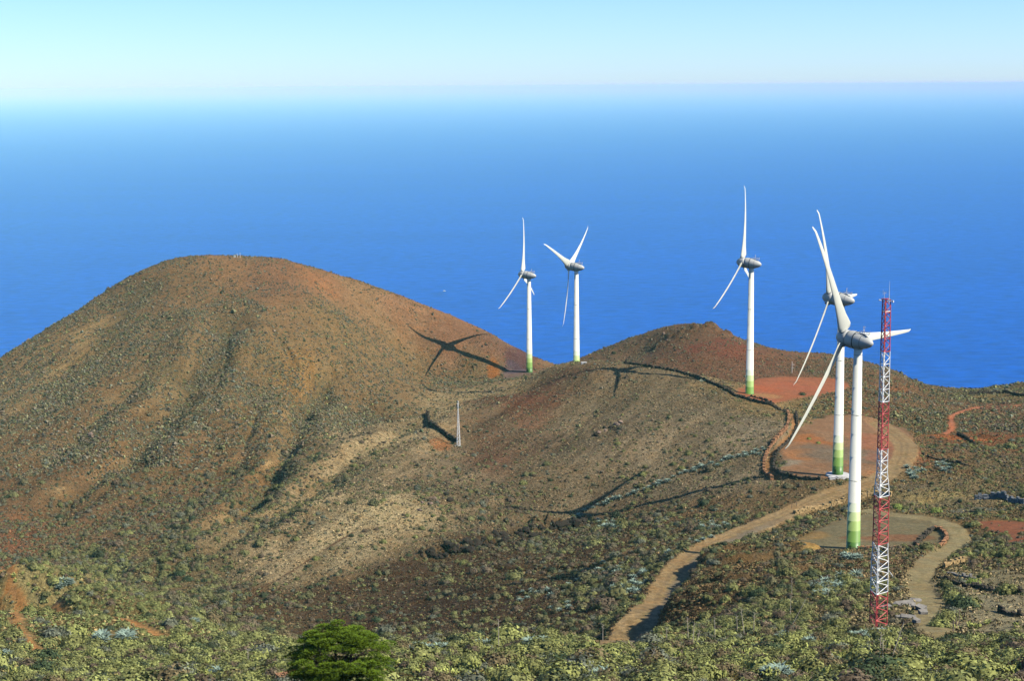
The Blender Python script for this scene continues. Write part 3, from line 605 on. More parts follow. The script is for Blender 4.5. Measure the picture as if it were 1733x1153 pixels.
def nac_mesh():                                              # egg-shaped nacelle behind the rotor, local x = downwind
    m = MB(); m.lathe([(-3.05, 0.), (-3.05, 2.30), (-2.4, 2.42), (-1.4, 2.46), (0., 2.36), (1.4, 2.12), (2.6, 1.76), (3.6, 1.32), (4.3, .86), (4.7, .42), (4.82, 0.)], 36, axis='X')
    m.lathe([(-.62, 2.43), (-.62, 2.50), (-.42, 2.49), (-.42, 2.42)], 36, axis='X', mi=1)
    m.lathe([(1.6, 2.06), (1.6, 2.10), (1.66, 2.09), (1.66, 2.03)], 36, axis='X', mi=1)
    return m
def hub_mesh():
    m = MB(); m.lathe([(-7.15, 0.), (-7.08, .5), (-6.8, 1.02), (-6.3, 1.5), (-5.6, 1.92), (-4.8, 2.2), (-4.0, 2.32), (-3.12, 2.30), (-3.12, 0.)], 36, axis='X')
    for k in range(3):
        a = 2 * math.pi * k / 3; d = Vector((0, -math.sin(a), math.cos(a)))   # blade collar
        c = Vector((-4.6, 0, 0)); m.tube(c + d * 1.2, c + d * 2.52, 1.02, .98, 20)
    return m
NAC = None
def turbine(px, py_base, py_hub, rot_px, k, phi, label, sink=0., plinth=False, px_top=None):
    global NAC
    D = 35.5 * F / rot_px; b0 = P(px, py_base, D); htop = P(px_top or px, py_hub, D)
    base = Vector(b0); H = htop[2] - b0[2]
    root = empty('wind_turbine', base, label, 'wind turbine', 'five white wind turbines on the ridge')
    # tower, flared foot, green rings towards the ground
    L0 = -sink; top = H - 2.1; m = MB()
    def rad(z): 
        t = min(1, max(0, z / top)); return 2.0 - .86 * t ** .8
    gr = [0, 3.4, 6.6, 9.4, 12.0, 14.6]; zs = [L0 - .6] + [g - 0. for g in gr[(1 if L0 > 0 else 0):]] if sink == 0 else [L0 - .6]
    full = 12.6; off = full - (full - 0) ; lo = L0
    levels = [lo - .6] + [lo + g for g in gr[1:]]
    prof = []; mis = []
    for i in range(len(levels) - 1):
        prof += [(levels[i], rad(max(0, levels[i]))), (levels[i + 1], rad(levels[i + 1]))]; mis += [5 - i, 5 - i]
    z = levels[-1]
    for f in (.3, .45, .6, .75, .9, 1.):
        z2 = levels[-1] + (top - levels[-1]) * f; prof += [(z, rad(z)), (z2, rad(z2))]; mis += [0, 0]; z = z2
    m.lathe(prof, 40, mis=mis + [0]); 
    tw = m.build('tower', [M_white] + GREENS, root)
    for zf in (.36, .68, .97):
        c = MB(); z = top * zf; c.lathe([(z - .07, rad(z) + .004), (z - .07, rad(z) + .03), (z + .07, rad(z) + .03), (z + .07, rad(z) + .004)], 40)
        c.build('tower_flange', M_seam, tw)
    if sink == 0:
        dm = MB(); a0 = math.atan2(-base.y, -base.x) - .5; r = rad(1.5) + .02
        for j, (z0, z1) in enumerate(((.35, 2.45),)):
            vs = [((r + .05) * math.cos(a0 + da), (r + .05) * math.sin(a0 + da), z) for z in (z0, z1) for da in (-.22, -.07, .07, .22)] + [((r - .1) * math.cos(a0 + da), (r - .1) * math.sin(a0 + da), z) for z in (z0, z1) for da in (-.22, -.07, .07, .22)]
            dm.add(vs, [(0, 1, 5, 4), (1, 2, 6, 5), (2, 3, 7, 6), (4, 5, 13, 12), (5, 6, 14, 13), (6, 7, 15, 14), (0, 4, 12, 8), (3, 11, 15, 7)])
        dm.build('door', GREENS[4], tw)
    be = math.atan2(base.x, base.y); r_ = Vector((math.cos(be), -math.sin(be), 0)); v_ = Vector((math.sin(be), math.cos(be), 0))
    h = k * r_ + math.sqrt(1 - k * k) * v_; ax = math.sqrt(1 - k * k) * r_ - k * v_     # ax = downwind
    tilt = R(5); ax = (ax * math.cos(tilt) - Vector((0, 0, 1)) * math.sin(tilt)).normalized()
    yv = h; zv_ = ax.cross(yv); zv_ = zv_ if zv_.z > 0 else -zv_
    Mx = Matrix((ax, Vector((0, 0, 0)), zv_)).transposed()
    # right-handed frame: x = ax, z = up-ish, y = z cross x
    yy = zv_.cross(ax); B = Matrix((ax, yy, zv_)).transposed().to_4x4(); B.translation = (0, 0, H)
    if NAC is None:
        nb = nac_mesh().build('nacelle', [M_grey, M_dark]); hb = hub_mesh().build('rotor_hub', M_grey)
        NAC = (nb.data, hb.data); bpy.data.objects.remove(nb); bpy.data.objects.remove(hb)
    n = bpy.data.objects.new('nacelle', NAC[0]); C.objects.link(n); n.parent = root; n.matrix_local = B
    sg = 1 if yy.dot(h) > 0 else -1
    # vertical neck between tower and nacelle
    nk = MB(); nk.tube((0, 0, top - .3), (0, 0, H - 1.2), rad(top) + .1, 1.35, 28); nk.build('yaw_neck', M_grey, root)
    ws = MB(); q = lambda x, y, z: (x, y, z)
    ws.box((1.9, 0, 2.32), 3.3, .9, .12)
    for x in (.4, 1.5, 2.6, 3.4): ws.tube((x, -.42, 2.3), (x, -.42, 2.85), .05); ws.tube((x, .42, 2.3), (x, .42, 2.85), .05)
    ws.tube((.4, -.42, 2.85), (3.4, -.42, 2.85), .05); ws.tube((.4, .42, 2.85), (3.4, .42, 2.85), .05)
    ws.tube((1.5, .25, 2.3), (1.5, .25, 4.2), .06); ws.tube((1.5, -.3, 2.3), (1.5, -.3, 4.0), .06); ws.tube((1.5, .25, 3.3), (1.5, -.3, 3.3), .05); ws.tube((1.3, .25, 4.2), (1.75, .25, 4.2), .07); ws.tube((1.5, -.3, 4.0), (1.5, -.3, 4.3), .12); ws.tube((3.4, 0, 2.3), (3.5, 0, 3.3), .08)
    ws.build('wind_sensor', M_steel, n)
    hubo = bpy.data.objects.new('rotor_hub', NAC[1]); C.objects.link(hubo); hubo.parent = root
    for j in range(3):
        ang = phi + 2 * math.pi * j / 3                      # span = cos*h + sin*up
        sp = h * math.cos(ang) + zv_ * math.sin(ang); zb = sp.normalized(); yb = zb.cross(ax)
        Bl = Matrix((ax, yb, zb)).transposed().to_4x4(); Bl.translation = Vector((0, 0, H)) + ax * -4.6
        o = bpy.data.objects.new('blade', BLADE); C.objects.link(o); o.parent = root; o.matrix_local = Bl
        if j == 0:
            Hm = Matrix((ax, yb, zb)).transposed().to_4x4(); Hm.translation = (0, 0, H); hubo.matrix_local = Hm
    if plinth:
        pm = MB(); pm.lathe([(-.8, 4.2), (.28, 4.2), (.32, 3.9), (.32, 2.0)], 28, sm=False); pm.build('foundation', M_conc, root)
    return root, D, base, H
T1 = turbine(1443.7, 936, 577, 222, .58, R(-3.), 'largest white wind turbine standing nearest, left of the red and white lattice mast', px_top=1447.5)
T2 = turbine(1417.5, 804, 507, 172, .345, R(-4.7), 'wind turbine on the orange pad, partly hidden behind the nearest turbine', plinth=True, px_top=1420.8)
T3 = turbine(1268.4, 669, 446, 131, .29, R(-28.5), 'wind turbine at the red earth clearing with one blade pointing straight up', sink=2.5, px_top=1270)
T4 = turbine(975.6, 637, 452, 108, .39, R(35), 'wind turbine behind the middle hill crest with two blades raised in a V', px_top=974)
T5 = turbine(896, 631, 466, 97.5, .355, R(-29), 'smallest wind turbine, in the gap beside the left hill, casting its shadow on that hill', px_top=893.5)

# white box and steps at the second turbine
def small_box(px, py, sx, sy, sz, name, label, cat, m_, rz=.2, extra=None):
    p = on(px, py); b = MB(); b.box((0, 0, sz / 2 - .1), sx, sy, sz); b.box((0, 0, sz - .04), sx + .16, sy + .16, .12)
    if extra: extra(b)
    o = b.build(name, m_); o.location = p; o.rotation_euler.z = rz; return tag(o, label, cat)
def steps_(b):
    for k in range(3): b.box((1.35 + k * .35, 0, .5 - k * .2), .34, 1.6, .12)
small_box(1408, 812, 2.2, 1.3, .8, 'transformer_cabinet', 'low grey cabinet with steps before the foot of the second turbine', 'cabinet', M_conc, extra=steps_)
small_box(1420, 811, .9, .7, .6, 'utility_box', 'small white box beside the grey cabinet at the second turbine', 'utility box', M_white)
small_box(988, 616, 2.6, 1.5, .8, 'concrete_block', 'white concrete block at the foot of the middle crest turbine', 'concrete block', M_conc)
# ------------------------------------------------------------------ lattice mast
M_red = mat('mast_red', (.56, .085, .08), .55, .4, var=.12, scale=2.); M_cream = mat('mast_white', (.86, .85, .76), .5, .4, var=.1, scale=2.); M_cable = mat('cable_dark_red', (.34, .06, .055), .7)
mb = on(1484.5, 1069); MD = mb.y
def mz(py): return P(1490, py, MD)[2] - mb.z
def mw(px): return px / F * MD
prof = [(1069, 31), (950, 30), (936, 27), (832, 26.), (800, 18.5), (690, 17.3), (595, 16.), (507, 14.)]
def width_at(z):
    zz = [mz(p[0]) for p in prof]; ww = [mw(p[1]) for p in prof]; return float(np.interp(z, zz, ww))
mast = empty('lattice_mast', mb, 'tall red and white lattice mast standing on the bushy slope at right', 'lattice mast', rz=R(38))
bands = [(1069, 1003, 'r'), (1003, 920, 'w'), (920, 840, 'r'), (840, 760, 'w'), (760, 680, 'r'), (680, 595, 'w'), (595, 507, 'r')]
ang = [R(90 + 120 * k) for k in range(3)]
def leg_pt(k, z):
    r = width_at(z) * .56; return Vector((r * math.cos(ang[k]), r * math.sin(ang[k]), z))
first = True
rr = random.Random(5)
for y0, y1, c_ in bands:
    z0, z1 = mz(y0), mz(y1); b = MB()
    n = max(2, int(round((z1 - z0) / .95))); zs = [z0 + (z1 - z0) * i / n for i in range(n + 1)]
    r = .085
    for k in range(3):
        for a, c in zip(zs[:-1], zs[1:]): b.tube(leg_pt(k, a), leg_pt(k, c), r, n=6, caps=False)
    for i in range(n):
        for k in range(3):
            k2 = (k + 1) % 3
            if i % 2 == 0: b.tube(leg_pt(k, zs[i]), leg_pt(k2, zs[i + 1]), .058, n=5, caps=False)
            else: b.tube(leg_pt(k2, zs[i]), leg_pt(k, zs[i + 1]), .058, n=5, caps=False)
            if i % 2 == 0: b.tube(leg_pt(k, zs[i]), leg_pt(k2, zs[i]), .055, n=5, caps=False)
    b.build('mast_section', M_red if c_ == 'r' else M_cream, mast)
    ld = MB()                                                # ladder and cable run inside
    for dx in (-.13, .13): ld.tube((dx + .1, .15, z0), (dx + .1, .15, z1), .028, n=5, caps=False)
    z = z0
    while z < z1: ld.tube((-.03, .15, z), (.23, .15, z), .018, n=4, caps=False); z += .33
    for q in range(4): ld.tube((-.1 + q * .05, .02, z0), (-.1 + q * .05, .02, z1), .042, n=5, caps=False)
    ld.build('ladder', M_cable if c_ == 'r' else M_steel, mast)
zt = mz(507); b = MB()
b.lathe([(zt, .2), (zt, .75), (zt + .12, .75), (zt + .12, .2), (zt, .2)], 3, sm=False); b.build('top_platform', M_red, mast)
b = MB(); rv = Vector((math.cos(R(-38)), math.sin(R(-38)), 0))        # picture-right in the mast's own frame
b.tube(rv * -1.05 + Vector((0, 0, zt - .15)), rv * 1.0 + Vector((0, 0, zt - .3)), .04); b.tube(rv * -.6 + Vector((0, .1, zt + .0)), rv * .7 + Vector((0, .1, zt)), .04)
b.box(rv * -1.0 + Vector((0, 0, zt - .05)), .2, .2, .14); b.box(rv * 1.0 + Vector((0, 0, zt - .3)), .22, .22, .3)
b.build('cross_arm', M_steel, mast)
b = MB(); p0 = rv * .42; b.tube(p0 + Vector((0, 0, zt - .6)), p0 + Vector((0, 0, zt + 1.2)), .05); b.tube(p0 + Vector((0, 0, zt + 1.2)), p0 + Vector((.03, 0, zt + 2.75)), .03, .015); b.build('whip_antenna', M_steel, mast)
b = MB(); p1 = rv * -.28; b.tube(p1 + Vector((0, 0, zt)), p1 + Vector((0, 0, zt + 1.15)), .03); b.tube(p1 - rv * .2 + Vector((0, 0, zt + .85)), p1 + rv * .22 + Vector((0, 0, zt + .95)), .025); b.tube(p1 - rv * .2 + Vector((0, 0, zt + .7)), p1 - rv * .2 + Vector((0, 0, zt + 1.5)), .02); b.tube(p1 + rv * .22 + Vector((0, 0, zt + .8)), p1 + rv * .22 + Vector((0, 0, zt + 1.15)), .02); b.build('wind_gauge', M_steel, mast)
b = MB(); b.lathe([(-1.0, 1.5), (.08, 1.5), (.08, 0)], 6, sm=False); b.build('foundation', M_conc, mast)
for z, L_ in ((mz(966), 1.), (mz(1058), 1.2)):
    b = MB(); p_ = leg_pt(2, z) if abs((leg_pt(2, z)).dot(rv)) > 0 else leg_pt(1, z); p_ = max((leg_pt(k, z) for k in range(3)), key=lambda q: q.dot(rv)); b.tube(p_, p_ + rv * L_ * .75 + Vector((0, 0, -L_)), .06); b.build('side_strut', M_steel, mast)
b = MB(); z = mz(527); [b.tube(leg_pt(k, z), leg_pt((k + 1) % 3, z), .06) for k in range(3)]; b.build('collar', M_cream, mast)
# ------------------------------------------------------------------ small pylon, poles, markers
p = on(776, 755); Hp = P(776, 679, p.y)[2] - p.z
py_ = empty('lattice_pylon', p, 'slim white lattice pylon on the middle hill beside the short dark wall', 'pylon', rz=.3)
b = MB(); w0 = .66
def lp(k, z): 
    w_ = w0 * (1 - .93 * z / (Hp * .97)); s_ = ((-1, -1), (1, -1), (1, 1), (-1, 1))[k]; return Vector((s_[0] * w_, s_[1] * w_, z))
for k in range(4): b.tube(lp(k, 0), lp(k, Hp * .93), .07, .05, n=5)
n = 11; zz = [Hp * .93 * (1 - (1 - i / n) ** 1.0) for i in range(n + 1)]
for i in range(n):
    for k in range(4):
        b.tube(lp(k, zz[i]), lp((k + 1) % 4, zz[i + 1]), .04, n=4); 
        if i: b.tube(lp(k, zz[i]), lp((k + 1) % 4, zz[i]), .035, n=4)
b.build('lattice_frame', M_cream, py_)
b = MB(); b.tube((0, 0, Hp * .9), (0, 0, Hp), .14, n=8); b.tube((-.5, 0, Hp * .93), (.5, 0, Hp * .93), .06); b.build('pole_top', M_cream, py_)
b = MB(); b.box((-.5, -.6, .0), 2.2, 1.2, .5); b.build('foundation', M_conc, py_)
M_wood = mat('weathered_wood', (.17, .13, .10), .9, .1, var=.2, scale=3.); M_post = mat('pale_post', (.45, .36, .28), .8)
p = on(1340, 632); Hp = P(1340, 612, p.y)[2] - p.z
pl_ = empty('utility_pole', p, 'thin pale pole standing at the far edge of the red clearing', 'pole')
b = MB(); b.tube((0, 0, -.3), (0, 0, Hp), .3, .24, n=8); b.build('pole_shaft', M_post, pl_)
b = MB(); b.box((.75, 0, Hp * .72), 1.1, .4, .5); b.build('equipment_box', M_post, pl_); b = MB(); b.box((.6, 0, Hp * .45), .9, .4, .45); b.build('equipment_box', M_post, pl_)
for px, py, h, lb in ((401.5, 434, 2.6, 'left of two thin white posts on the top of the left hill'), (406.5, 434, 3.0, 'right of two thin white posts on the top of the left hill')):
    p = on(px, py + 2); b = MB(); b.tube((0, 0, -.3), (0, 0, h), .14, .1, n=6); b.box((0, 0, h - .3), .34, .3, .5); o = b.build('marker_post', M_white); o.location = p; tag(o, lb, 'post', 'white posts on the hilltop')
p = on(397, 435.5); b = MB(); b.box((0, 0, .5), 1.1, .8, 1.2); b.box((0, 0, 1.14), 1.3, 1., .12); o = b.build('white_block', M_white); o.location = p; tag(o, 'small white block on the top of the left hill', 'block')
k_ = 0
for px, py, h, lb in ((1622,1018,2.0,'grey fence post at the bend of the track, rearmost of its line'), (1629,1026,2.0,'grey fence post, second from the back beside the track bushes'), (1608,1012,1.9,'leaning grey post at the corner of the pale terraced field'), (1623,1060,2.6,'tall dark fence post before the pale terraced field'), (1618,1062,1.6,'short dark stump beside the tall dark fence post'), (1613,1070,1.8,'dark fence post nearest to the lattice mast'),
                     (1690,966,1.6,'thin fence post on the upper terrace edge, right of the orange arc wall'), (1666,962,1.6,'thin fence post on the upper terrace edge, just right of the orange arc wall'), (1640,958,1.6,'fence post at the right end of the orange arc wall'),
                     (1319,862,1.5,'left gate post beside the dirt road'), (1340,861,1.5,'middle gate post beside the dirt road'), (1334,846,1.4,'post uphill of the dirt road gate'), (1348,858,1.4,'right gate post beside the dirt road'),
                     (1497,884,1.4,'fence post behind the lattice mast at the pad edge'), (1478,880,1.4,'fence post right of the nearest turbine tower')):
    p = on(px, py); b = MB(); r_ = random.Random(k_); b.tube((0, 0, -.2), (r_.uniform(-.12, .12), r_.uniform(-.1, .1), h), .085, .07, n=6); b.tube((0, 0, h * .55), (.1, 0, h * .55), .1, n=5)
    o = b.build('fence_post', M_wood); o.location = p; tag(o, lb, 'fence post', 'wooden fence posts'); k_ += 1
# concrete slabs and rubble by the mast
rk = random.Random(11); M_slab = mat('broken_concrete', (.21, .19, .155), .9, .2, var=.25, scale=1.2, bump=.03, bscale=6)
for px, py, sx, sy, sz, rz, tl, lb in ((1532,1026,3.6,2.0,.35,.3,.25,'large tilted grey slab in the rubble beside the lattice mast'), (1543,1018,3.0,1.4,.25,-.1,.1,'flat pale slab behind the tilted slab near the mast'), (1500,1030,1.9,.9,.35,.5,.1,'white slab at the foot of the lattice mast'), (1558,1034,1.8,1.3,.7,.9,.2,'broken pale block at the edge of the track'), (1562,1041,1.3,.9,.6,.2,.3,'small pale block nearest the track bend'), (1537,1050,2.2,1.2,.5,-.3,.15,'brown slab lying in front of the rubble heap'), (1550,1056,1.,.8,.6,.6,.2,'small white chunk in front of the rubble heap'), (1526,1049,1.8,.7,.5,.1,.1,'orange brown slab left of the rubble heap')):
    p = on(px, py); b = MB(); b.box((0, 0, sz * .6), sx, sy, sz, rz, jit=.22, rnd=rk, tilt=tl); b.box((sx * .3, .3, sz * .3), sx * .5, sy * .6, sz * .8, rz + .8, jit=.3, rnd=rk)
    o = b.build('concrete_slab', M_slab); o.location = p; tag(o, lb, 'slab', 'concrete rubble beside the mast')
# boat
dd = ray(752, 493); bD = SEA / dd[2]; bt = empty('motor_boat', Vector((dd[0] * bD, bD, SEA)), 'tiny white boat far out on the open sea', 'boat', rz=.2)
b = MB(); hull = [(-5, 1.4), (-4, 1.7), (0, 1.8), (3, 1.3), (5.5, .05)]; vs = []
for x, w_ in hull: vs += [(x, -w_, 1.4), (x, -w_ * .6, -.3), (x, w_ * .6, -.3), (x, w_, 1.4)]
fs = [];
for j in range(4):
    for q in range(4): fs.append((j * 4 + q, j * 4 + (q + 1) % 4, j * 4 + 4 + (q + 1) % 4, j * 4 + 4 + q))
fs.append((3, 2, 1, 0)); b.add(vs, fs); b.build('hull', M_white, bt)
b = MB(); b.box((-.8, 0, 2.3), 3.4, 2.2, 1.8); b.box((-.8, 0, 3.25), 3.9, 2.6, .14); b.build('cabin', M_white, bt)
# ------------------------------------------------------------------ dry stone walls
M_basalt = mat('dark_basalt', (.062, .05, .034), .95, .1, var=.35, scale=.9, bump=.05, bscale=3.); M_rust = mat('rust_stone', (.30, .15, .07), .95, .1, var=.3, scale=.8, bump=.05, bscale=3.); M_yel = mat('yellow_stone', (.34, .23, .10), .95, .1, var=.3, scale=.8, bump=.05, bscale=3.)
WALLS = [([(1056,616),(1100,622),(1150,632),(1200,648),(1240,668),(1270,682),(1300,690),(1335,697)], 1.3, 1., M_basalt, 'long dark stone wall along the crest of the middle hill'),
 ([(1333,700),(1336,720),(1319,745),(1299,765),(1292,787),(1294,802),(1306,813)], 1.2, .9, M_rust, 'left wall of the walled path beside the orange pad'),
 ([(1347,700),(1350,722),(1337,745),(1316,768),(1308,790),(1313,808),(1340,817),(1386,819)], 1.0, .8, M_basalt, 'right wall of the walled path, bending along the foot of the orange pad'),
 ([(722,704),(723,722),(745,735),(765,745),(776,751)], 2.0, .9, M_basalt, 'short dark wall ending at the slim white pylon'),
 ([(1448,936),(1480,935),(1530,934),(1560,929)], .7, .7, M_rust, 'low rust coloured rim wall in front of the nearest turbine pad'),
 ([(1548,928),(1562,912),(1580,897)], 1.1, .9, M_basalt, 'dark curved wall inside the track loop'),
 ([(1582,896),(1598,901),(1604,915),(1592,930),(1556,935)], .8, .8, M_rust, 'rust coloured wall round the outside of the track loop'),
 ([(1598,962),(1612,956),(1633,952)], 1.0, .5, M_yel, 'short orange arc wall at the bend of the track'),
 ([(1588,985),(1620,991),(1660,998),(1700,1005),(1733,1012)], .8, .6, M_basalt, 'dark terrace wall across the pale field at right'),
 ([(1603,972),(1625,976),(1650,982)], .5, .5, M_slab, 'thin grey terrace kerb above the dark terrace wall'),
 ([(1640,670),(1690,668),(1733,670)], 1.6, 1., M_basalt, 'dark wall high at the right edge, below the skyline'),
 ([(1650,848),(1690,846),(1733,851)], 1.7, .9, mat('grey_basalt', (.14, .15, .155), .9, .2, var=.35, scale=.6, bump=.08, bscale=1.5), 'grey retaining wall at the right edge above the red field'),
 ([(1620,737),(1634,744),(1650,753)], 1.1, .6, M_basalt, 'short dark wall below the red path at right'),
 ([(1345,868),(1370,860),(1400,853),(1430,846)], 1.3, 1.1, M_yel, 'yellow brown rock edge below the dirt road, left of the nearest tower'),
 ([(1450,842),(1480,836),(1510,838)], 1.2, 1.1, M_yel, 'yellow brown rock edge behind the lattice mast'),
 ([(1330,700),(1300,683),(1270,672)], .5, .5, M_basalt, 'low dark kerb stones above the walled path'),
 ([(1560,766),(1600,778),(1640,792)], .6, .5, M_basalt, 'faint stone line across the scrub right of the orange pad'),
 ([(1690,1036),(1733,1043)], .6, .6, M_basalt, 'short low wall on the lower right of the pale field')]
rw = random.Random(21)
for pts, h, th, mm_, lb in WALLS:
    pl = smooth(line(pts), 2); b = MB(); dist = 0; seg = np.hypot(*(pl[1:] - pl[:-1]).T); tot = seg.sum(); cum = np.concatenate([[0], np.cumsum(seg)])
    zc = []
    rows = max(1, int(round(h / .5)))
    s_ = 0
    p0 = pl[0]; z00 = float(gz(p0[0], p0[1])[0])
    while s_ < tot:
        st = rw.uniform(.5, 1.1)
        q = [np.interp(s_ + st / 2, cum, pl[:, i]) for i in (0, 1)]; q2 = [np.interp(s_ + st / 2 + .3, cum, pl[:, i]) for i in (0, 1)]
        a = math.atan2(q2[1] - q[1], q2[0] - q[0]); z = float(gz(q[0], q[1])[0])
        if rw.random() > .04:
            for r_ in range(rows + (rw.random() < .3)):
                hh = h / rows * rw.uniform(.85, 1.3)
                b.box((q[0] - p0[0] + rw.uniform(-.1, .1), q[1] - p0[1] + rw.uniform(-.1, .1), z - z00 + h / rows * (r_ + .35)), st * 1.12, th * rw.uniform(.75, 1.15), hh, a + rw.uniform(-.2, .2), jit=.25, rnd=rw, tilt=rw.uniform(-.15, .15))
        s_ += st
    o = b.build('stone_wall', mm_); o.location = (p0[0], p0[1], z00); tag(o, lb, 'stone wall', 'dry stone walls on the slopes')
# boulders of the dark outcrop and the little crags
def boulder_mesh(seed):
    import bmesh
    r = random.Random(seed); bm = bmesh.new(); bmesh.ops.create_icosphere(bm, subdivisions=2, radius=1.)
    ax = [Vector((r.gauss(0, 1), r.gauss(0, 1), r.gauss(0, 1))).normalized() for _ in range(9)]; ds = [r.uniform(.55, .85) for _ in ax]
    for v in bm.verts:
        for a, d in zip(ax, ds):
            t = v.co.dot(a)
            if t > d: v.co -= a * (t - d)
        v.co *= r.uniform(.96, 1.04)
    me = bpy.data.meshes.new('boulder'); bm.to_mesh(me); bm.free(); return me
BM_ = [boulder_mesh(s) for s in range(6)]
M_lava = mat('black_lava', (.03, .024, .017), .95, .1, var=.4, scale=.6, bump=.1, bscale=2.)
for m_ in BM_: m_.materials.append(M_lava)
BR_ = [boulder_mesh(s + 20) for s in range(3)]
for m_ in BR_: m_.materials.append(mat('brown_rock', (.2, .14, .1), .95, .1, var=.3, scale=.8, bump=.05))
spots = []
for (x0, y0), (x1, y1), n, s0, s1, sp, zone in (((720,942),(992,884),130,.45,2.0,11,'in the dark rock band below the pale slope'), ((1000,741),(1052,716),12,.6,1.5,3,'in the small crag high on the middle hill'), ((1195,548),(1235,560),12,.7,1.8,3,'on the summit of the brown cone'), ((700,862),(800,830),14,.5,1.3,10,'among the shrubs of the pale slope'), ((1125,565),(1150,600),8,.5,1.2,4,'on the left shoulder of the brown cone'), ((145,728),(160,742),4,.8,1.8,3,'at the small crag on the left hill'), ((275,725),(300,715),4,.8,1.6,4,'beside the gully of the left hill'), ((1660,760),(1733,800),8,.5,1.2,7,'on the scrubby slope at the right edge')):
    for k in range(n):
        t = min(1, max(0, (k + rk.random()) / n + (rk.gauss(0, .05)))); spots.append((x0 + (x1 - x0) * t + rk.uniform(-sp, sp), y0 + (y1 - y0) * t + rk.uniform(-sp, sp) * .8, s0 + (s1 - s0) * rk.random() ** 1.6, zone))
pts_ = on([s[0] for s in spots], [s[1] for s in spots])
for (px, py, s_, zone), p in zip(spots, pts_):
    me = rk.choice(BM_ if 'dark rock' in zone or 'summit' in zone or 'gully' in zone else BM_[:3] + BR_)
    o = bpy.data.objects.new('boulder', me); C.objects.link(o); o.location = (p.x, p.y, p.z + s_ * .15); o.scale = (s_ * rk.uniform(.7, 1.7), s_ * rk.uniform(.7, 1.2), s_ * rk.uniform(.5, 1.1)); o.rotation_euler = (rk.uniform(-.6, .6), rk.uniform(-.6, .6), rk.uniform(0, 6))
    tag(o, ('large' if s_ > (1.4) else 'small' if s_ < .9 else 'middling') + ' dark boulder ' + zone, 'boulder', 'boulders ' + zone)
# ------------------------------------------------------------------ scrub
def leaf_mat(name, rough=.75, sub=.12):
    m = bpy.data.materials.new(name); m.use_nodes = True; nt = m.node_tree; b = nt.nodes['Principled BSDF']; b.inputs['Roughness'].default_value = rough; b.inputs['Specular IOR Level'].default_value = .15
    a = nt.nodes.new('ShaderNodeAttribute'); a.attribute_name = 'tint'; nt.links.new(a.outputs['Color'], b.inputs['Base Color'])
    if sub:
        tr = nt.nodes.new('ShaderNodeBsdfTranslucent'); nt.links.new(a.outputs['Color'], tr.inputs['Color']); mx = nt.nodes.new('ShaderNodeMixShader'); mx.inputs[0].default_value = sub
        nt.links.new(b.outputs[0], mx.inputs[1]); nt.links.new(tr.outputs[0], mx.inputs[2]); nt.links.new(mx.outputs[0], nt.nodes['Material Output'].inputs['Surface'])
    return m
M_leaf = leaf_mat('shrub_foliage'); M_leaf_far = leaf_mat('far_shrub_foliage', sub=0)
def bush_tris(n, seed, leaf, flat=.8, core=True):
    r = np.random.default_rng(seed)
    ph = r.random(n) * 2 * np.pi; ct = 1 - r.random(n) * .95; st = np.sqrt(1 - ct ** 2)
    lump = 1 + .22 * np.sin(3 * ph + seed) * st + .12 * np.sin(5 * ph + 2 * seed + 4 * ct)
    rad = (.78 + .3 * r.random(n)) * lump
    p = np.stack([st * np.cos(ph), st * np.sin(ph), ct * flat], -1) * rad[:, None]
    nrm = np.stack([st * np.cos(ph), st * np.sin(ph), ct + .1], -1) + r.normal(0, .24, (n, 3)); nrm /= np.linalg.norm(nrm, axis=1, keepdims=True)
    u = np.cross(nrm, r.normal(0, 1, (n, 3))); u /= np.linalg.norm(u, axis=1, keepdims=True); v = np.cross(nrm, u)
    s = leaf * (.6 + .8 * r.random(n))[:, None]
    tri = np.stack([p + u * s, p - u * s * .5 + v * s * .8, p - u * s * .5 - v * s * .8], 1)
    tint = np.repeat((.6 + .8 * r.random(n))[:, None], 3, 1)
    if core:
        k = 6; a = np.arange(k) * 2 * np.pi / k; ring = np.stack([np.cos(a) * .8, np.sin(a) * .8, np.full(k, -.08)], -1); top = np.array([0, 0, .62 * flat / .72])
        mid = np.stack([np.cos(a + .5) * .62, np.sin(a + .5) * .62, np.full(k, .4 * flat / .72)], -1); cc = []
        for i in range(k):
            j = (i + 1) % k; cc += [[ring[i], ring[j], mid[i]], [ring[j], mid[j], mid[i]], [mid[i], mid[j], top]]
        tri = np.concatenate([tri, np.array(cc)]); tint = np.concatenate([tint, np.full((len(cc), 3), .5 if n < 100 else .72)])  # core tinted darker than the leaves: shade in the gaps put into the colour
    return tri, tint
def zone_px(x, y, z):
    return None
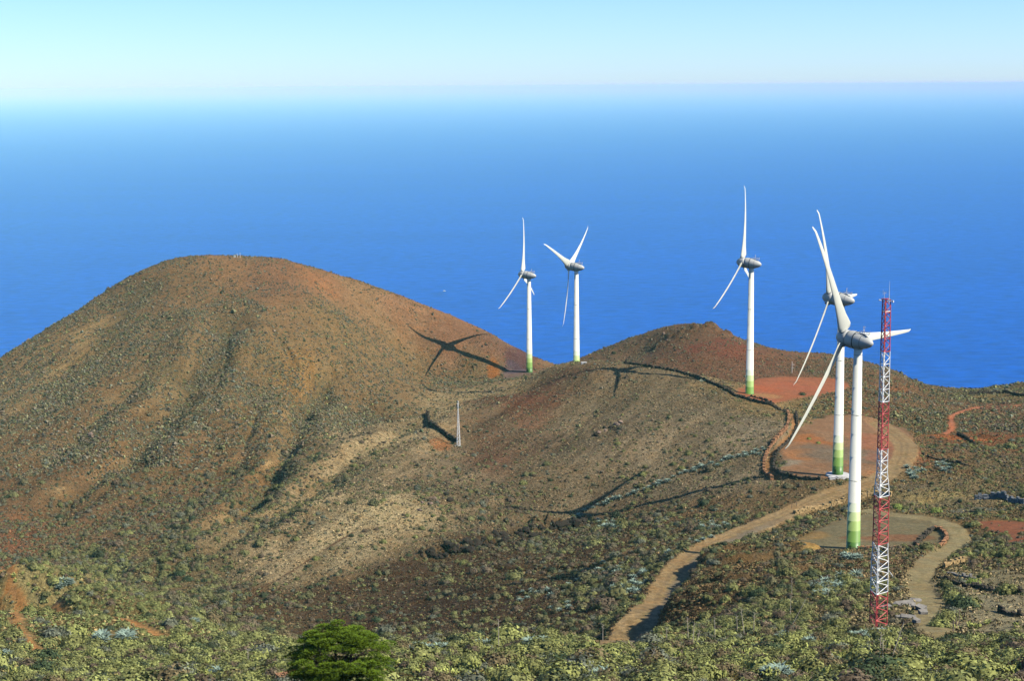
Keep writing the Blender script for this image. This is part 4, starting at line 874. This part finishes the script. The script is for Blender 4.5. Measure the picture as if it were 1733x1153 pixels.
# scatter over the part of the land the viewpoint can see (with a margin to each side)
def scatter(d0, d1, per_m2, seed):
    r = np.random.default_rng(seed); n = int(per_m2 * .5 * .8 * (d1 ** 2 - d0 ** 2)); D = np.sqrt(r.random(n) * (d1 ** 2 - d0 ** 2) + d0 ** 2); x = (r.random(n) - .5) * .8 * D
    return x, D, r
DG = DENS.reshape(NX, NY)
def field(x, y, r, seed):
    zz = zones(x, y); dens = gval(DENS, x, y) * (.5 + .9 * sstep(-.5, .5, fbm(x, y, 300 + seed, 14, 3))) * (.65 + .6 * sstep(-.5, .4, fbm(x, y, 330, 55, 2)))
    return zz, dens
def shrub_color(zz, r, gsc=1.):
    n = len(zz); g = np.clip(zz[:, 4] * gsc + r.normal(0, .16, n), 0, 1)[:, None]
    dry = np.array([.155, .128, .08]); ol = np.array([.175, .172, .06]); gr = np.array([.255, .265, .08])
    c = np.where(g < .5, dry * (1 - g * 2) + ol * g * 2, ol * (2 - g * 2) + gr * (g * 2 - 1))
    br = r.random(n)[:, None]; c = np.where(br < .17, np.array([.15, .11, .065]), c); c = np.where(br > .93, np.array([.06, .075, .035]), c); c = np.where((br > .84) & (br < .93), np.array([.145, .15, .095]), c)
    return c * (.75 + .5 * r.random((n, 1)))
def merged(name, x, y, size, col, lib, r, material, label):
    co = []; tt = []; which = r.integers(0, len(lib), len(x)); rot = r.random(len(x)) * 2 * np.pi; asp = .8 + .45 * r.random(len(x)); z = gz(x, y)
    for k, (tri, tint) in enumerate(lib):
        s = np.nonzero(which == k)[0]
        if len(s) == 0: continue
        c, q = np.cos(rot[s])[:, None, None], np.sin(rot[s])[:, None, None]; T = tri[None]
        X_ = (T[..., 0] * c - T[..., 1] * q) * size[s][:, None, None]; Y_ = (T[..., 0] * q + T[..., 1] * c) * size[s][:, None, None] ; Z_ = T[..., 2] * (size[s] * asp[s])[:, None, None]
        P_ = np.stack([X_ + x[s][:, None, None], Y_ + y[s][:, None, None], Z_ + z[s][:, None, None]], -1)
        co.append(P_.reshape(-1, 3)); tt.append((np.broadcast_to(tint[None, ..., None], P_.shape) * col[s][:, None, None, :]).reshape(-1, 3))
    co = np.concatenate(co); tt = np.concatenate(tt)
    o = mesh_np(name, co, np.arange(len(co)).reshape(-1, 3), material, attrs={'tint': tt}); tag(o, label, kind='stuff'); return o
far_lib = [bush_tris(7, s, .55) for s in range(8)]; mid_lib = [bush_tris(34, s + 50, .3) for s in range(8)]; near_lib = [bush_tris(260, s + 90, .12) for s in range(9)]
bands_ = ((700, 1130, 1.0, far_lib, .44, M_leaf_far, 'low dry shrubs speckling the far hills'), (400, 700, .75, mid_lib, .5, M_leaf, 'dry and green shrubs on the middle slopes'), (130, 400, .62, near_lib, .5, M_leaf, 'green shrubs covering the near hillside'))
IND = None
for bi, (d0, d1, per, lib, sc_f, m_, lb) in enumerate(bands_):
    x, y, r = scatter(d0, d1, per, 500 + bi); zz, dens = field(x, y, r, bi)
    acc = dens * (.92 if bi == 2 else 1.05) / np.maximum(1., zz[:, 5]) ** 1.25
    keep = (r.random(len(x)) < acc / (per / .66)) & (gval(REG, x, y) == 0); x, y, zz = x[keep], y[keep], zz[keep]
    size = zz[:, 5] * sc_f * np.exp(r.normal(0, .38, len(x))); size = np.clip(size, .25, 1.9)
    if bi == 2: big = r.random(len(x)) < .12; size = np.where(big, size * 1.45, size * .95)
    if bi == 1: big = r.random(len(x)) < .045; size = np.where(big, np.maximum(size, .6) * 1.8, size * .85)
    col = shrub_color(zz, r, (.55, .85, 1.)[bi])
    if bi == 2:
        z = gz(x, y); px = x / y * F + W0 / 2; app = size / y; vis = np.abs(x / y) < .305
        # seen: not hidden behind nearer ground and not under the frame
        low = -z / y; ok = vis & (low < .372) & (low > .2)
        for f in (.93, .86, .78, .68): ok &= (gz(x * f, y * f) - 0.) < z * f + 1.2
        cand = np.nonzero(ok)[0]; pick = cand[np.argsort(-app[cand])[:300]]
        IND = (x[pick], y[pick], size[pick], col[pick], z[pick], r); rest = np.ones(len(x), bool); rest[pick] = False
        x, y, size, col = x[rest], y[rest], size[rest], col[rest]
    if bi == 1:
        lg = size > 1.0; merged('scrub', x[lg], y[lg], size[lg], col[lg], near_lib, r, m_, 'larger bushes dotting the middle slopes'); x, y, size, col = x[~lg], y[~lg], size[~lg], col[~lg]
    print('shrubs', bi, len(x), 'tris', len(x) * len(lib[0][0]))
    merged('scrub', x, y, size, col, lib, r, m_, lb)
# dry tufts and stones between the shrubs
def small_lib(n, leaf, flat, seeds):
    return [bush_tris(n, s, leaf, flat, core=False) for s in seeds]
for (d0, d1, per, n) in ((140, 380, 2.6, 10), (380, 640, 1.15, 5), (640, 900, .7, 4)):
    x, y, r = scatter(d0, d1, per, 700 + int(d0)); wild = gval(ROUGH, x, y); keep = (gval(REG, x, y) == 0) & (wild > .6) & (r.random(len(x)) > .8 * gval(BARE, x, y)) & (r.random(len(x)) < .55 + .45 * sstep(-.5, .5, fbm(x, y, 401, 7, 3)))
    x, y = x[keep], y[keep]; zz = zones(x, y); kind = r.random((len(x), 1)); soil = zz[:, :3] * ALB
    col = np.where(kind < .5, soil * 1.35 + np.array([.03, .025, .01]), np.where(kind < .8, soil * .35, np.array([.13, .125, .05]) + 0 * soil)) * (.7 + .6 * r.random((len(x), 1)))
    if d0 < 200: gk = (r.random((len(x), 1)) < .65) & (zz[:, 4:5] > .7) & (gval(BARE, x, y)[:, None] < .5); col = np.where(gk, np.array([.185, .205, .065]) * (.65 + .6 * r.random((len(x), 1))), col)
    merged('dry_tufts', x, y, .18 + .28 * r.random(len(x)) ** 2 + .0001 * y, col, small_lib(n, .6, .9, range(5)), r, M_leaf_far, 'dry grass tufts and stones strewn over the slopes')
# the 300 shrubs that show largest: things of their own
def tri_mesh(name, tri, tint, col, material):
    me = bpy.data.meshes.new(name); co = tri.reshape(-1, 3); me.from_pydata(co.tolist(), [], np.arange(len(co)).reshape(-1, 3).tolist())
    a = me.attributes.new('tint', 'FLOAT_COLOR', 'POINT'); v = tint.reshape(-1, 1) * np.array(col)[None] if not callable(col) else col
    a.data.foreach_set('color', np.concatenate([v, np.ones((len(v), 1))], 1).astype(np.float32).ravel()); me.materials.append(material); return me
IND_C = [('olive green', (.21, .21, .065)), ('yellow green', (.27, .28, .08)), ('bright green', (.23, .28, .06)), ('dark green', (.06, .085, .035)), ('brownish', (.17, .13, .06)), ('grey green', (.16, .17, .11))]
big_lib = [bush_tris(420, s + 140, .105) for s in range(4)]
IM = [[tri_mesh('scrub_bush', *big_lib[v], c, M_leaf) for v in range(4)] for _, c in IND_C]
def place_words(px, py):
    if px < 480:
        v = 'on the lower left mound' if py < 1090 else 'in the bottom left corner' if px < 250 else 'at bottom left before the tree'
    elif px < 660: v = 'around the spreading tree'
    elif px < 850: v = 'right of the spreading tree'
    elif px < 1040: v = 'below the dark slope'
    elif px < 1200: v = 'below the dirt road end'
    elif px < 1400: v = 'right of the dirt road'
    elif px < 1480: v = 'on the slope left of the lattice mast'
    elif px < 1560: v = 'around the foot of the lattice mast'
    elif px < 1640: v = 'at the near end of the dirt track'
    else: v = 'below the pale field'
    return v + (', nearest' if py > 1120 else '')
def pix(p):
    q = CM.T @ np.array(p); return W0 / 2 + F * q[0] / -q[2], H0 / 2 - F * q[1] / -q[2]
xi, yi, si_, ci, zi, r = IND
for k in range(len(xi)):
    cc = ci[k] / ci[k].sum(); d = [np.abs(cc - np.array(c) / sum(c)).sum() + .6 * abs(math.log(ci[k].sum() / sum(c))) for _, c in IND_C]; j = int(np.argmin(d))
    o = bpy.data.objects.new('scrub_bush', IM[j][int(r.integers(0, 4))]); C.objects.link(o); o.location = (xi[k], yi[k], zi[k] - .05); s_ = si_[k]; o.scale = (s_, s_, s_ * r.uniform(.8, 1.2)); o.rotation_euler = (0, 0, r.uniform(0, 6.28))
    px, py = pix((xi[k], yi[k], zi[k] + .3)); sz = 'large' if s_ > 1.25 else 'small' if s_ < .85 else 'middle sized'
    w_ = place_words(px, py); tag(o, f'{sz} {IND_C[j][0]} shrub {w_}', 'shrub', 'shrubs ' + w_)
# ------------------------------------------------------------------ agaves
def agave_mesh(seed, n=26):
    r = random.Random(seed); vs = []; fs = []; tint = []
    for i in range(n):
        a = i * 2.4 + r.uniform(-.2, .2); el = R(24 + 56 * (i / n)) + r.uniform(-.12, .12); L_ = r.uniform(.85, 1.15) * (1. - .15 * i / n); w_ = .11
        dr = Vector((math.cos(a), math.sin(a), 0)); sd = Vector((-math.sin(a), math.cos(a), 0)); up_v = Vector((0, 0, 1)); b = len(vs)
        for j, (t, ww) in enumerate(((0, .7), (.35, 1.), (.7, .7), (1., .03))):
            e = el - .35 * t * t; p = dr * (math.cos(e) * L_ * t + .06) + up_v * (math.sin(e) * L_ * t + .02); nn = (dr * -math.sin(e) + up_v * math.cos(e))
            vs += [p - sd * w_ * ww + nn * .045 * ww, p - nn * .03 * ww, p + sd * w_ * ww + nn * .045 * ww]; g = r.uniform(.85, 1.15); tint += [g, g * .8, g]
        for j in range(3):
            q = b + j * 3; fs += [(q, q + 3, q + 4, q + 1), (q + 1, q + 4, q + 5, q + 2), (q, q + 2, q + 5, q + 3)]
    me = bpy.data.meshes.new('agave_plant'); me.from_pydata([tuple(v) for v in vs], [], fs); c = np.array([.26, .34, .25]); at2 = me.attributes.new('tint', 'FLOAT_COLOR', 'POINT')
    t = np.array(tint)[:, None] * c * np.array([1, 1, 1]); at2.data.foreach_set('color', np.concatenate([t, np.ones((len(t), 1))], 1).astype(np.float32).ravel()); me.materials.append(M_leaf); return me
AG = [agave_mesh(s) for s in range(5)]
ra = random.Random(3); ag = []
def arow(pts, n, jit, zone, s=1.):
    pl = np.array(pts, float); t = np.linspace(0, len(pl) - 1.001, n)
    for q in t:
        i = int(q); p = pl[i] * (1 - (q - i)) + pl[i + 1] * (q - i); ag.append((p[0] + ra.gauss(0, jit), p[1] + ra.gauss(0, jit * .6), s * ra.uniform(.75, 1.25), zone))
def aclus(cx, cy, rx, ry, n, zone, s=1.):
    for _ in range(n):
        a = ra.uniform(0, 6.28); q = math.sqrt(ra.random()); ag.append((cx + rx * q * math.cos(a), cy + ry * q * math.sin(a), s * ra.uniform(.75, 1.25), zone))
arow([(1300,760),(1270,768),(1230,780),(1190,792),(1150,806),(1110,822),(1060,842),(1010,858),(968,880)], 44, 3, 'in the long blue green row across the middle slope', 1.25)
aclus(1030,888,32,8,13, 'in the blue green clump below the long row', 1.2); aclus(1205,893,30,7,9,'in the clump above the dirt road', 1.1); aclus(1065,985,34,26,34,'in the big blue green thicket left of the dirt road', 1.15)
aclus(1010,965,20,12,6,'left of the big thicket beside the dirt road',1.); arow([(1130,938),(1165,922),(1200,912)], 9, 4, 'along the upper side of the dirt road', 1.); aclus(920,1020,60,22,12,'scattered on the dark brown slope',.9); aclus(960,1000,40,20,6,'scattered on the dark brown slope',.9)
aclus(1400,1000,34,14,22,'on the slope below the nearest turbine',1.05); aclus(1440,945,14,5,7,'right at the foot of the nearest turbine',1.3); aclus(1440,985,28,10,14,'between the nearest turbine and the lattice mast',1.1)
aclus(1476,1078,34,4,12,'at the foot of the lattice mast',.8); aclus(1335,1080,18,7,7,'on the bright green slope above the bare patch',.9); aclus(1375,1086,14,4,5,'on the bright green slope above the bare patch',.8); aclus(1020,1142,14,7,5,'in the foreground scrub at the bottom centre',1.); aclus(1320,1143,22,5,7,'in the foreground scrub at the bottom right',1.); aclus(1435,1146,10,5,4,'beside the dark bush at the bottom right',.9)
aclus(905,1090,22,5,12,'on the edge of the green foreground, centre',1.); arow([(670,1103),(700,1100),(740,1100),(780,1096),(830,1095)], 13, 3, 'along the green edge right of the spreading tree', .9); aclus(170,1085,10,7,7,'in the pale clump on the lower left mound',1.2); aclus(212,1082,14,5,7,'in the pale clump on the lower left mound',1.2); aclus(105,992,16,8,9,'at the top of the lower left mound',1.2); aclus(8,1112,8,4,3,'at the bottom left edge',1.); aclus(322,1057,7,4,3,'alone in the valley bottom at left',1.3); aclus(380,1140,14,4,4,'left of the spreading tree at the bottom',.8)
aclus(1545,800,18,12,12,'on the scrub slope behind the lattice mast',1.3); aclus(1595,795,16,10,8,'on the scrub slope behind the lattice mast',1.3); aclus(1690,662,26,7,14,'just under the skyline at the right edge',1.3); aclus(1655,710,10,4,4,'on the reddish terrace at upper right',1.4); aclus(1700,717,14,3,6,'on the reddish terrace at upper right',1.4); aclus(1640,735,14,8,7,'beside the red path at right',1.3); aclus(1660,752,18,5,8,'along the short dark wall at right',1.3); aclus(1590,718,22,8,8,'beside the red path at right',1.1); aclus(1668,925,10,4,4,'on the bushes right of the track loop',1.); aclus(1660,965,26,8,9,'on the upper terrace of the pale field',.9); aclus(1505,955,6,3,4,'between the mast and the track',1.)
aclus(1370,760,3,3,1,'on the orange pad',.9)
pp = on([a[0] for a in ag], [a[1] for a in ag])
for (px, py, s_, zone), p in zip(ag[:299], pp):
    o = bpy.data.objects.new('agave_plant', ra.choice(AG)); C.objects.link(o); o.location = p; o.scale = (s_ * 1.3,) * 3; o.rotation_euler = (0, 0, ra.uniform(0, 6.28)); tag(o, 'blue green agave rosette ' + zone, 'agave', 'agaves ' + zone)
# dead flower stalks
M_stalk = mat('dry_stalk', (.42, .36, .26), .9)
for k, (px, py, h, ln, w_) in enumerate(((1260,1078,4.2,-.25,'leaning'),(1275,1076,3.4,.05,'straight'),(1248,1074,3.,-.1,'short'),(1210,1082,3.2,-.05,'straight'),(1165,1086,3.6,-.1,'slim'),(1172,1092,3.2,.12,'leaning'),(1128,1088,2.2,.02,'short'),(1340,1060,4.6,.9,'steeply leaning'),(1337,1046,3.8,.05,'straight'),(1487,1140,4.2,.06,'straight'),(1494,1130,3.,-.04,'slim'),(1500,1142,5.2,.55,'long leaning'),(844,1098,4.2,0,'straight'),(893,1084,3.4,.08,'slim'),(905,1088,3.,-.06,'slim'),(1020,1085,2.6,.02,'short'),(420,1130,2.2,.03,'short'),(1400,1022,3.4,.1,'leaning'),(1178,1100,2.6,.3,'leaning'),(1090,1136,2.6,.9,'fallen pale'),(1078,1136,1.6,.8,'short fallen'),(1340,1012,4.,-.03,'slim'))):
    p = on(px, py); b = MB(); b.tube((0, 0, -.1), (ln * h * .55, 0, h), .06, .03, n=5)
    for q in range(5 if abs(ln) < .5 else 2):
        z = h * (.72 + .06 * q); a = q * 2.2; b.tube((ln * z * .55, 0, z), (ln * z * .55 + .35 * math.cos(a), .35 * math.sin(a), z + .12), .022, n=4)
    o = b.build('flower_stalk', M_stalk); o.location = p; tag(o, f'{w_} dry agave flower stalk ' + place_words(px, py), 'flower stalk', 'dry flower stalks')
# ------------------------------------------------------------------ prickly pears
def pear_mesh(seed):
    r = random.Random(seed); vs = []; fs = []; tint = []
    def pad(c, d, nrm, L_, w_, g):
        b = len(vs); s = d.cross(nrm).normalized(); n_ = 7
        for q in (-1, 1):
            vs.append(c + d * L_ * .5 + nrm * .045 * q); tint.append(g)
        for i in range(n_):
            a = 2 * math.pi * i / n_; vs.append(c + d * L_ * (.5 - .5 * math.cos(a)) + s * w_ * .5 * math.sin(a) * (1.1 if math.cos(a) < 0 else .9)); tint.append(g)
        for i in range(n_): j = (i + 1) % n_; fs.append((b, b + 2 + i, b + 2 + j)); fs.append((b + 1, b + 2 + j, b + 2 + i))
        return c + d * L_
    for i in range(11):
        a = r.uniform(0, 6.28); c = Vector((math.cos(a), math.sin(a), 0)) * r.uniform(0, .5); d = Vector((math.cos(a) * .4, math.sin(a) * .4, 1)).normalized()
        for lv in range(r.choice((2, 3, 3))):
            n_ = Vector((r.gauss(0, 1), r.gauss(0, 1), .2)); n_ = (n_ - d * n_.dot(d)).normalized(); g = r.uniform(.8, 1.25); tip = pad(c, d, n_, r.uniform(.3, .42), r.uniform(.22, .3), g)
            if r.random() < .7: d2 = (d + Vector((r.gauss(0, .6), r.gauss(0, .6), .1))).normalized(); n2 = (n_ - d2 * n_.dot(d2)).normalized(); pad(tip - d * .03, d2, n2, r.uniform(.24, .34), .22, g * 1.15)
            c = tip - d * .03; d = (d + Vector((r.gauss(0, .4), r.gauss(0, .4), 0))).normalized()
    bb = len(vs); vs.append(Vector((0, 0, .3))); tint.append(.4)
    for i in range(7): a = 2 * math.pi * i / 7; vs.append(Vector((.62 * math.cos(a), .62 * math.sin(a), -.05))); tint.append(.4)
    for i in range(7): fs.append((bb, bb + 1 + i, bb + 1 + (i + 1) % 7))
    me = bpy.data.meshes.new('prickly_pear'); me.from_pydata([tuple(v) for v in vs], [], fs); at2 = me.attributes.new('tint', 'FLOAT_COLOR', 'POINT')
    t = np.array(tint)[:, None] * np.array([.36, .38, .10]); at2.data.foreach_set('color', np.concatenate([t, np.ones((len(t), 1))], 1).astype(np.float32).ravel()); me.materials.append(M_leaf); return me
PP = [pear_mesh(s) for s in range(6)]; rp = random.Random(9); pr = []
for x0, x1, y0, y1, n in ((660,1040,1100,1150,36), (1040,1300,1100,1150,34), (1300,1480,1095,1150,26), (1480,1733,1090,1150,34), (0,140,950,1000,12), (0,60,1090,1150,6), (350,520,1125,1150,8), (1640,1733,1050,1072,8)):
    for _ in range(n): pr.append((rp.uniform(x0, x1), rp.uniform(y0, y1)))
pr = pr[:290]; qq = on([p[0] for p in pr], [p[1] for p in pr])
for (px, py), p in zip(pr, qq):
    s_ = rp.uniform(.55, 1.0); o = bpy.data.objects.new('prickly_pear', rp.choice(PP)); C.objects.link(o); o.location = p; o.scale = (s_, s_, s_); o.rotation_euler = (0, 0, rp.uniform(0, 6.28))
    w_ = place_words(px, py); tag(o, ('large' if s_ > .88 else 'small' if s_ < .68 else 'middle sized') + ' pale prickly pear ' + w_, 'prickly pear', 'prickly pears ' + w_)
# ------------------------------------------------------------------ bigger bushes with a place of their own
BIGB = [(1610,1010,2.0,'olive green','round bush at the bend of the track, rearmost of the hedge'),(1618,1022,2.2,'yellow green','bush in the middle of the hedge beside the track'),(1606,1000,1.6,'dark green','dark bush at the far end of the hedge beside the track'),(1628,1030,2.7,'dark green','large dark bush where the hedge meets the pale field'),(1640,1026,2.2,'olive green','bush on the field side of the hedge'),(1603,1050,2.2,'olive green','bush at the near end of the hedge beside the track'),(1592,1062,2.0,'yellow green','bush nearest the track end, left of the dark posts'),(1612,1040,1.8,'grey green','grey green bush inside the hedge beside the track'),
 (1663,979,1.7,'olive green','lone round bush on the upper pale terrace'),(1645,990,1.9,'bright green','bright bush on the dark terrace wall'),(1706,1006,2.4,'olive green','large bush on the terrace wall at far right'),(1628,989,1.4,'grey green','small grey bush left of the bright bush on the terrace wall'),
 (1488+30,861,2.3,'bright green','bright green bush beside the pad, right of the lattice mast'),(1584,868,2.0,'bright green','green bush at the far corner of the pad track'),(1283,1011,2.6,'dark green','large dark bush left of the slope agaves'),(1275,1003,2.0,'olive green','bush above the large dark one'),(1350,880,1.8,'olive green','bush between the dirt road and the nearest pad'),
 (638,1052,1.7,'dark green','dark bush just above the spreading tree'),(785,955,1.5,'olive green','lone bush on the brown slope, centre'),(1046,752,1.6,'olive green','lone bush high on the middle slope'),(885,820,1.9,'olive green','lone bush on the left part of the middle slope'),(1165,770,1.5,'olive green','lone bush near the middle of the pale slope'),(1490,1146,3.0,'dark green','dark nearly black bush at the bottom edge, lower right'),(1465,1152,2.2,'dark green','dark bush left of the black bush at the bottom edge'),(540,770,1.4,'dark green','dark shrub in the valley under the left hill'),(1385,751,1.0,'bright green','small green bush on the orange pad, right one'),(1369,744,1.0,'bright green','small green bush on the orange pad, left one'),(1358,669,1.7,'dark green','small dark tree-like bush in front of the red clearing'),
 (600,790,1.5,'olive green','lone bush low on the valley edge of the middle hill'),(648,920,1.6,'olive green','lone bush at the right of the pale band'),(535,948,1.5,'olive green','lone bush at the lower left of the pale band'),(500,915,1.4,'olive green','lone bush at the left of the pale band'),(305,975,2.0,'dark green','left bush of the dark pair in the valley bottom'),(318,985,2.2,'dark green','right bush of the dark pair in the valley bottom')]
names_ = [c[0] for c in IND_C]
qq = on([b_[0] for b_ in BIGB], [b_[1] for b_ in BIGB])
for (px, py, s_, cn, lb), p in zip(BIGB, qq):
    o = bpy.data.objects.new('bush', IM[names_.index(cn)][rp.randrange(4)]); C.objects.link(o); o.location = (p.x, p.y, p.z - .1); o.scale = (s_, s_, s_ * rp.uniform(.85, 1.1)); o.rotation_euler = (0, 0, rp.uniform(0, 6.28)); tag(o, lb, 'bush')
# ------------------------------------------------------------------ the spreading tree
TD = 138.; tx = P(572, 1110, TD)[0]; tz = float(gz(tx, TD)[0]); top = P(572, 1062, TD)[2]; TH = top - tz; TW_ = 92. / F * TD
M_needle = leaf_mat('tree_needles', sub=.04)
tree = empty('spreading_tree', (tx, TD, tz), 'bright green flat-topped tree at the bottom edge of the hillside', 'tree')
M_bark = mat('bark', (.09, .065, .045), .95, .1, var=.3, scale=3., bump=.03)
rt = random.Random(4); b = MB(); trn = [Vector((0, 0, -.4)), Vector((.15, 0, TH * .2)), Vector((.1, .1, TH * .42))]
b.tube(trn[0], trn[1], .42, .33, 10); b.tube(trn[1], trn[2], .33, .26, 10)
clumps = []
for i in range(300):
    a = rt.uniform(0, 6.28); q = rt.random() ** .5; rx = q * TW_ * .95 * (1 + .06 * math.sin(5 * a) + .05 * math.sin(3 * a + 1))
    topz = TH * (1.0 - .34 * q ** 1.8) + .45 * math.sin(2.3 * rx * math.cos(a) + 1) * math.cos(1.9 * rx * math.sin(a)); lay = rt.choice((0, 0, 0, 0, 1, 1, 2, 3, 4)); z = topz - TH * (.0 + .12 * lay) - rt.random() * .22
    if q < .45 and lay > 1: continue
    clumps.append(Vector((rx * math.cos(a), rx * math.sin(a) * .95, max(z, TH * .2))))
for i in range(130):
    a = rt.uniform(0, 6.28); q = rt.uniform(.1, .95); clumps.append(Vector((q * TW_ * .95 * math.cos(a), q * TW_ * .9 * math.sin(a), TH * rt.uniform(.12, .62))))
br = []
for i in range(14):
    a = i * 2.4; q = rt.uniform(.5, .85); e = Vector((TW_ * q * math.cos(a), TW_ * q * .9 * math.sin(a), TH * rt.uniform(.5, .8))); m0 = trn[2] * rt.uniform(.6, 1.) ; mid = m0.lerp(e, .5) + Vector((0, 0, .5)); 
    b.tube(m0, mid, .15, .1, 7); b.tube(mid, e, .1, .04, 6)
    for _ in range(3): t2 = mid.lerp(e, rt.random()); b.tube(t2, t2 + Vector((rt.gauss(0, .8), rt.gauss(0, .8), rt.uniform(.2, .8))), .05, .02, 5)
b.build('trunk', M_bark, tree)
r = np.random.default_rng(12); tr_ = []; tn = []
for c in clumps:
    n = 300; rx = r.uniform(.32, .85); ph = r.random(n) * 2 * np.pi; q = np.sqrt(r.random(n)); px_ = c.x + rx * q * np.cos(ph); py_2 = c.y + rx * q * np.sin(ph); pz_ = c.z + .2 * rx * (1 - q ** 2) * (.5 + .5 * r.random(n)) - .15 * rx * (q ** 2)
    p = np.stack([px_, py_2, pz_], -1); d = np.stack([np.cos(ph) + r.normal(0, .5, n), np.sin(ph) + r.normal(0, .5, n), r.normal(.35, .4, n)], -1); d /= np.linalg.norm(d, axis=1, keepdims=True)
    s = np.cross(d, r.normal(0, 1, (n, 3)) * .4 + np.array([0, 0, 1.])); s /= np.linalg.norm(s, axis=1, keepdims=True); L_ = r.uniform(.12, .26, n)[:, None]
    tr_.append(np.stack([p - s * .035, p + s * .035, p + d * L_], 1)); g = r.uniform(.75, 1.3, n)[:, None] * np.array([[1, 1, 1]]); tn.append(g)
tri = np.concatenate(tr_); tn = np.concatenate(tn)
me = tri_mesh('crown', tri, tn, (.10, .155, .008), M_needle); o = bpy.data.objects.new('crown', me); C.objects.link(o); o.parent = tree
small_box(505, 1152, 3.6, 3., .5, 'rooftop', 'flat orange and grey roof corner under the spreading tree', 'roof', M_rust, rz=.5)
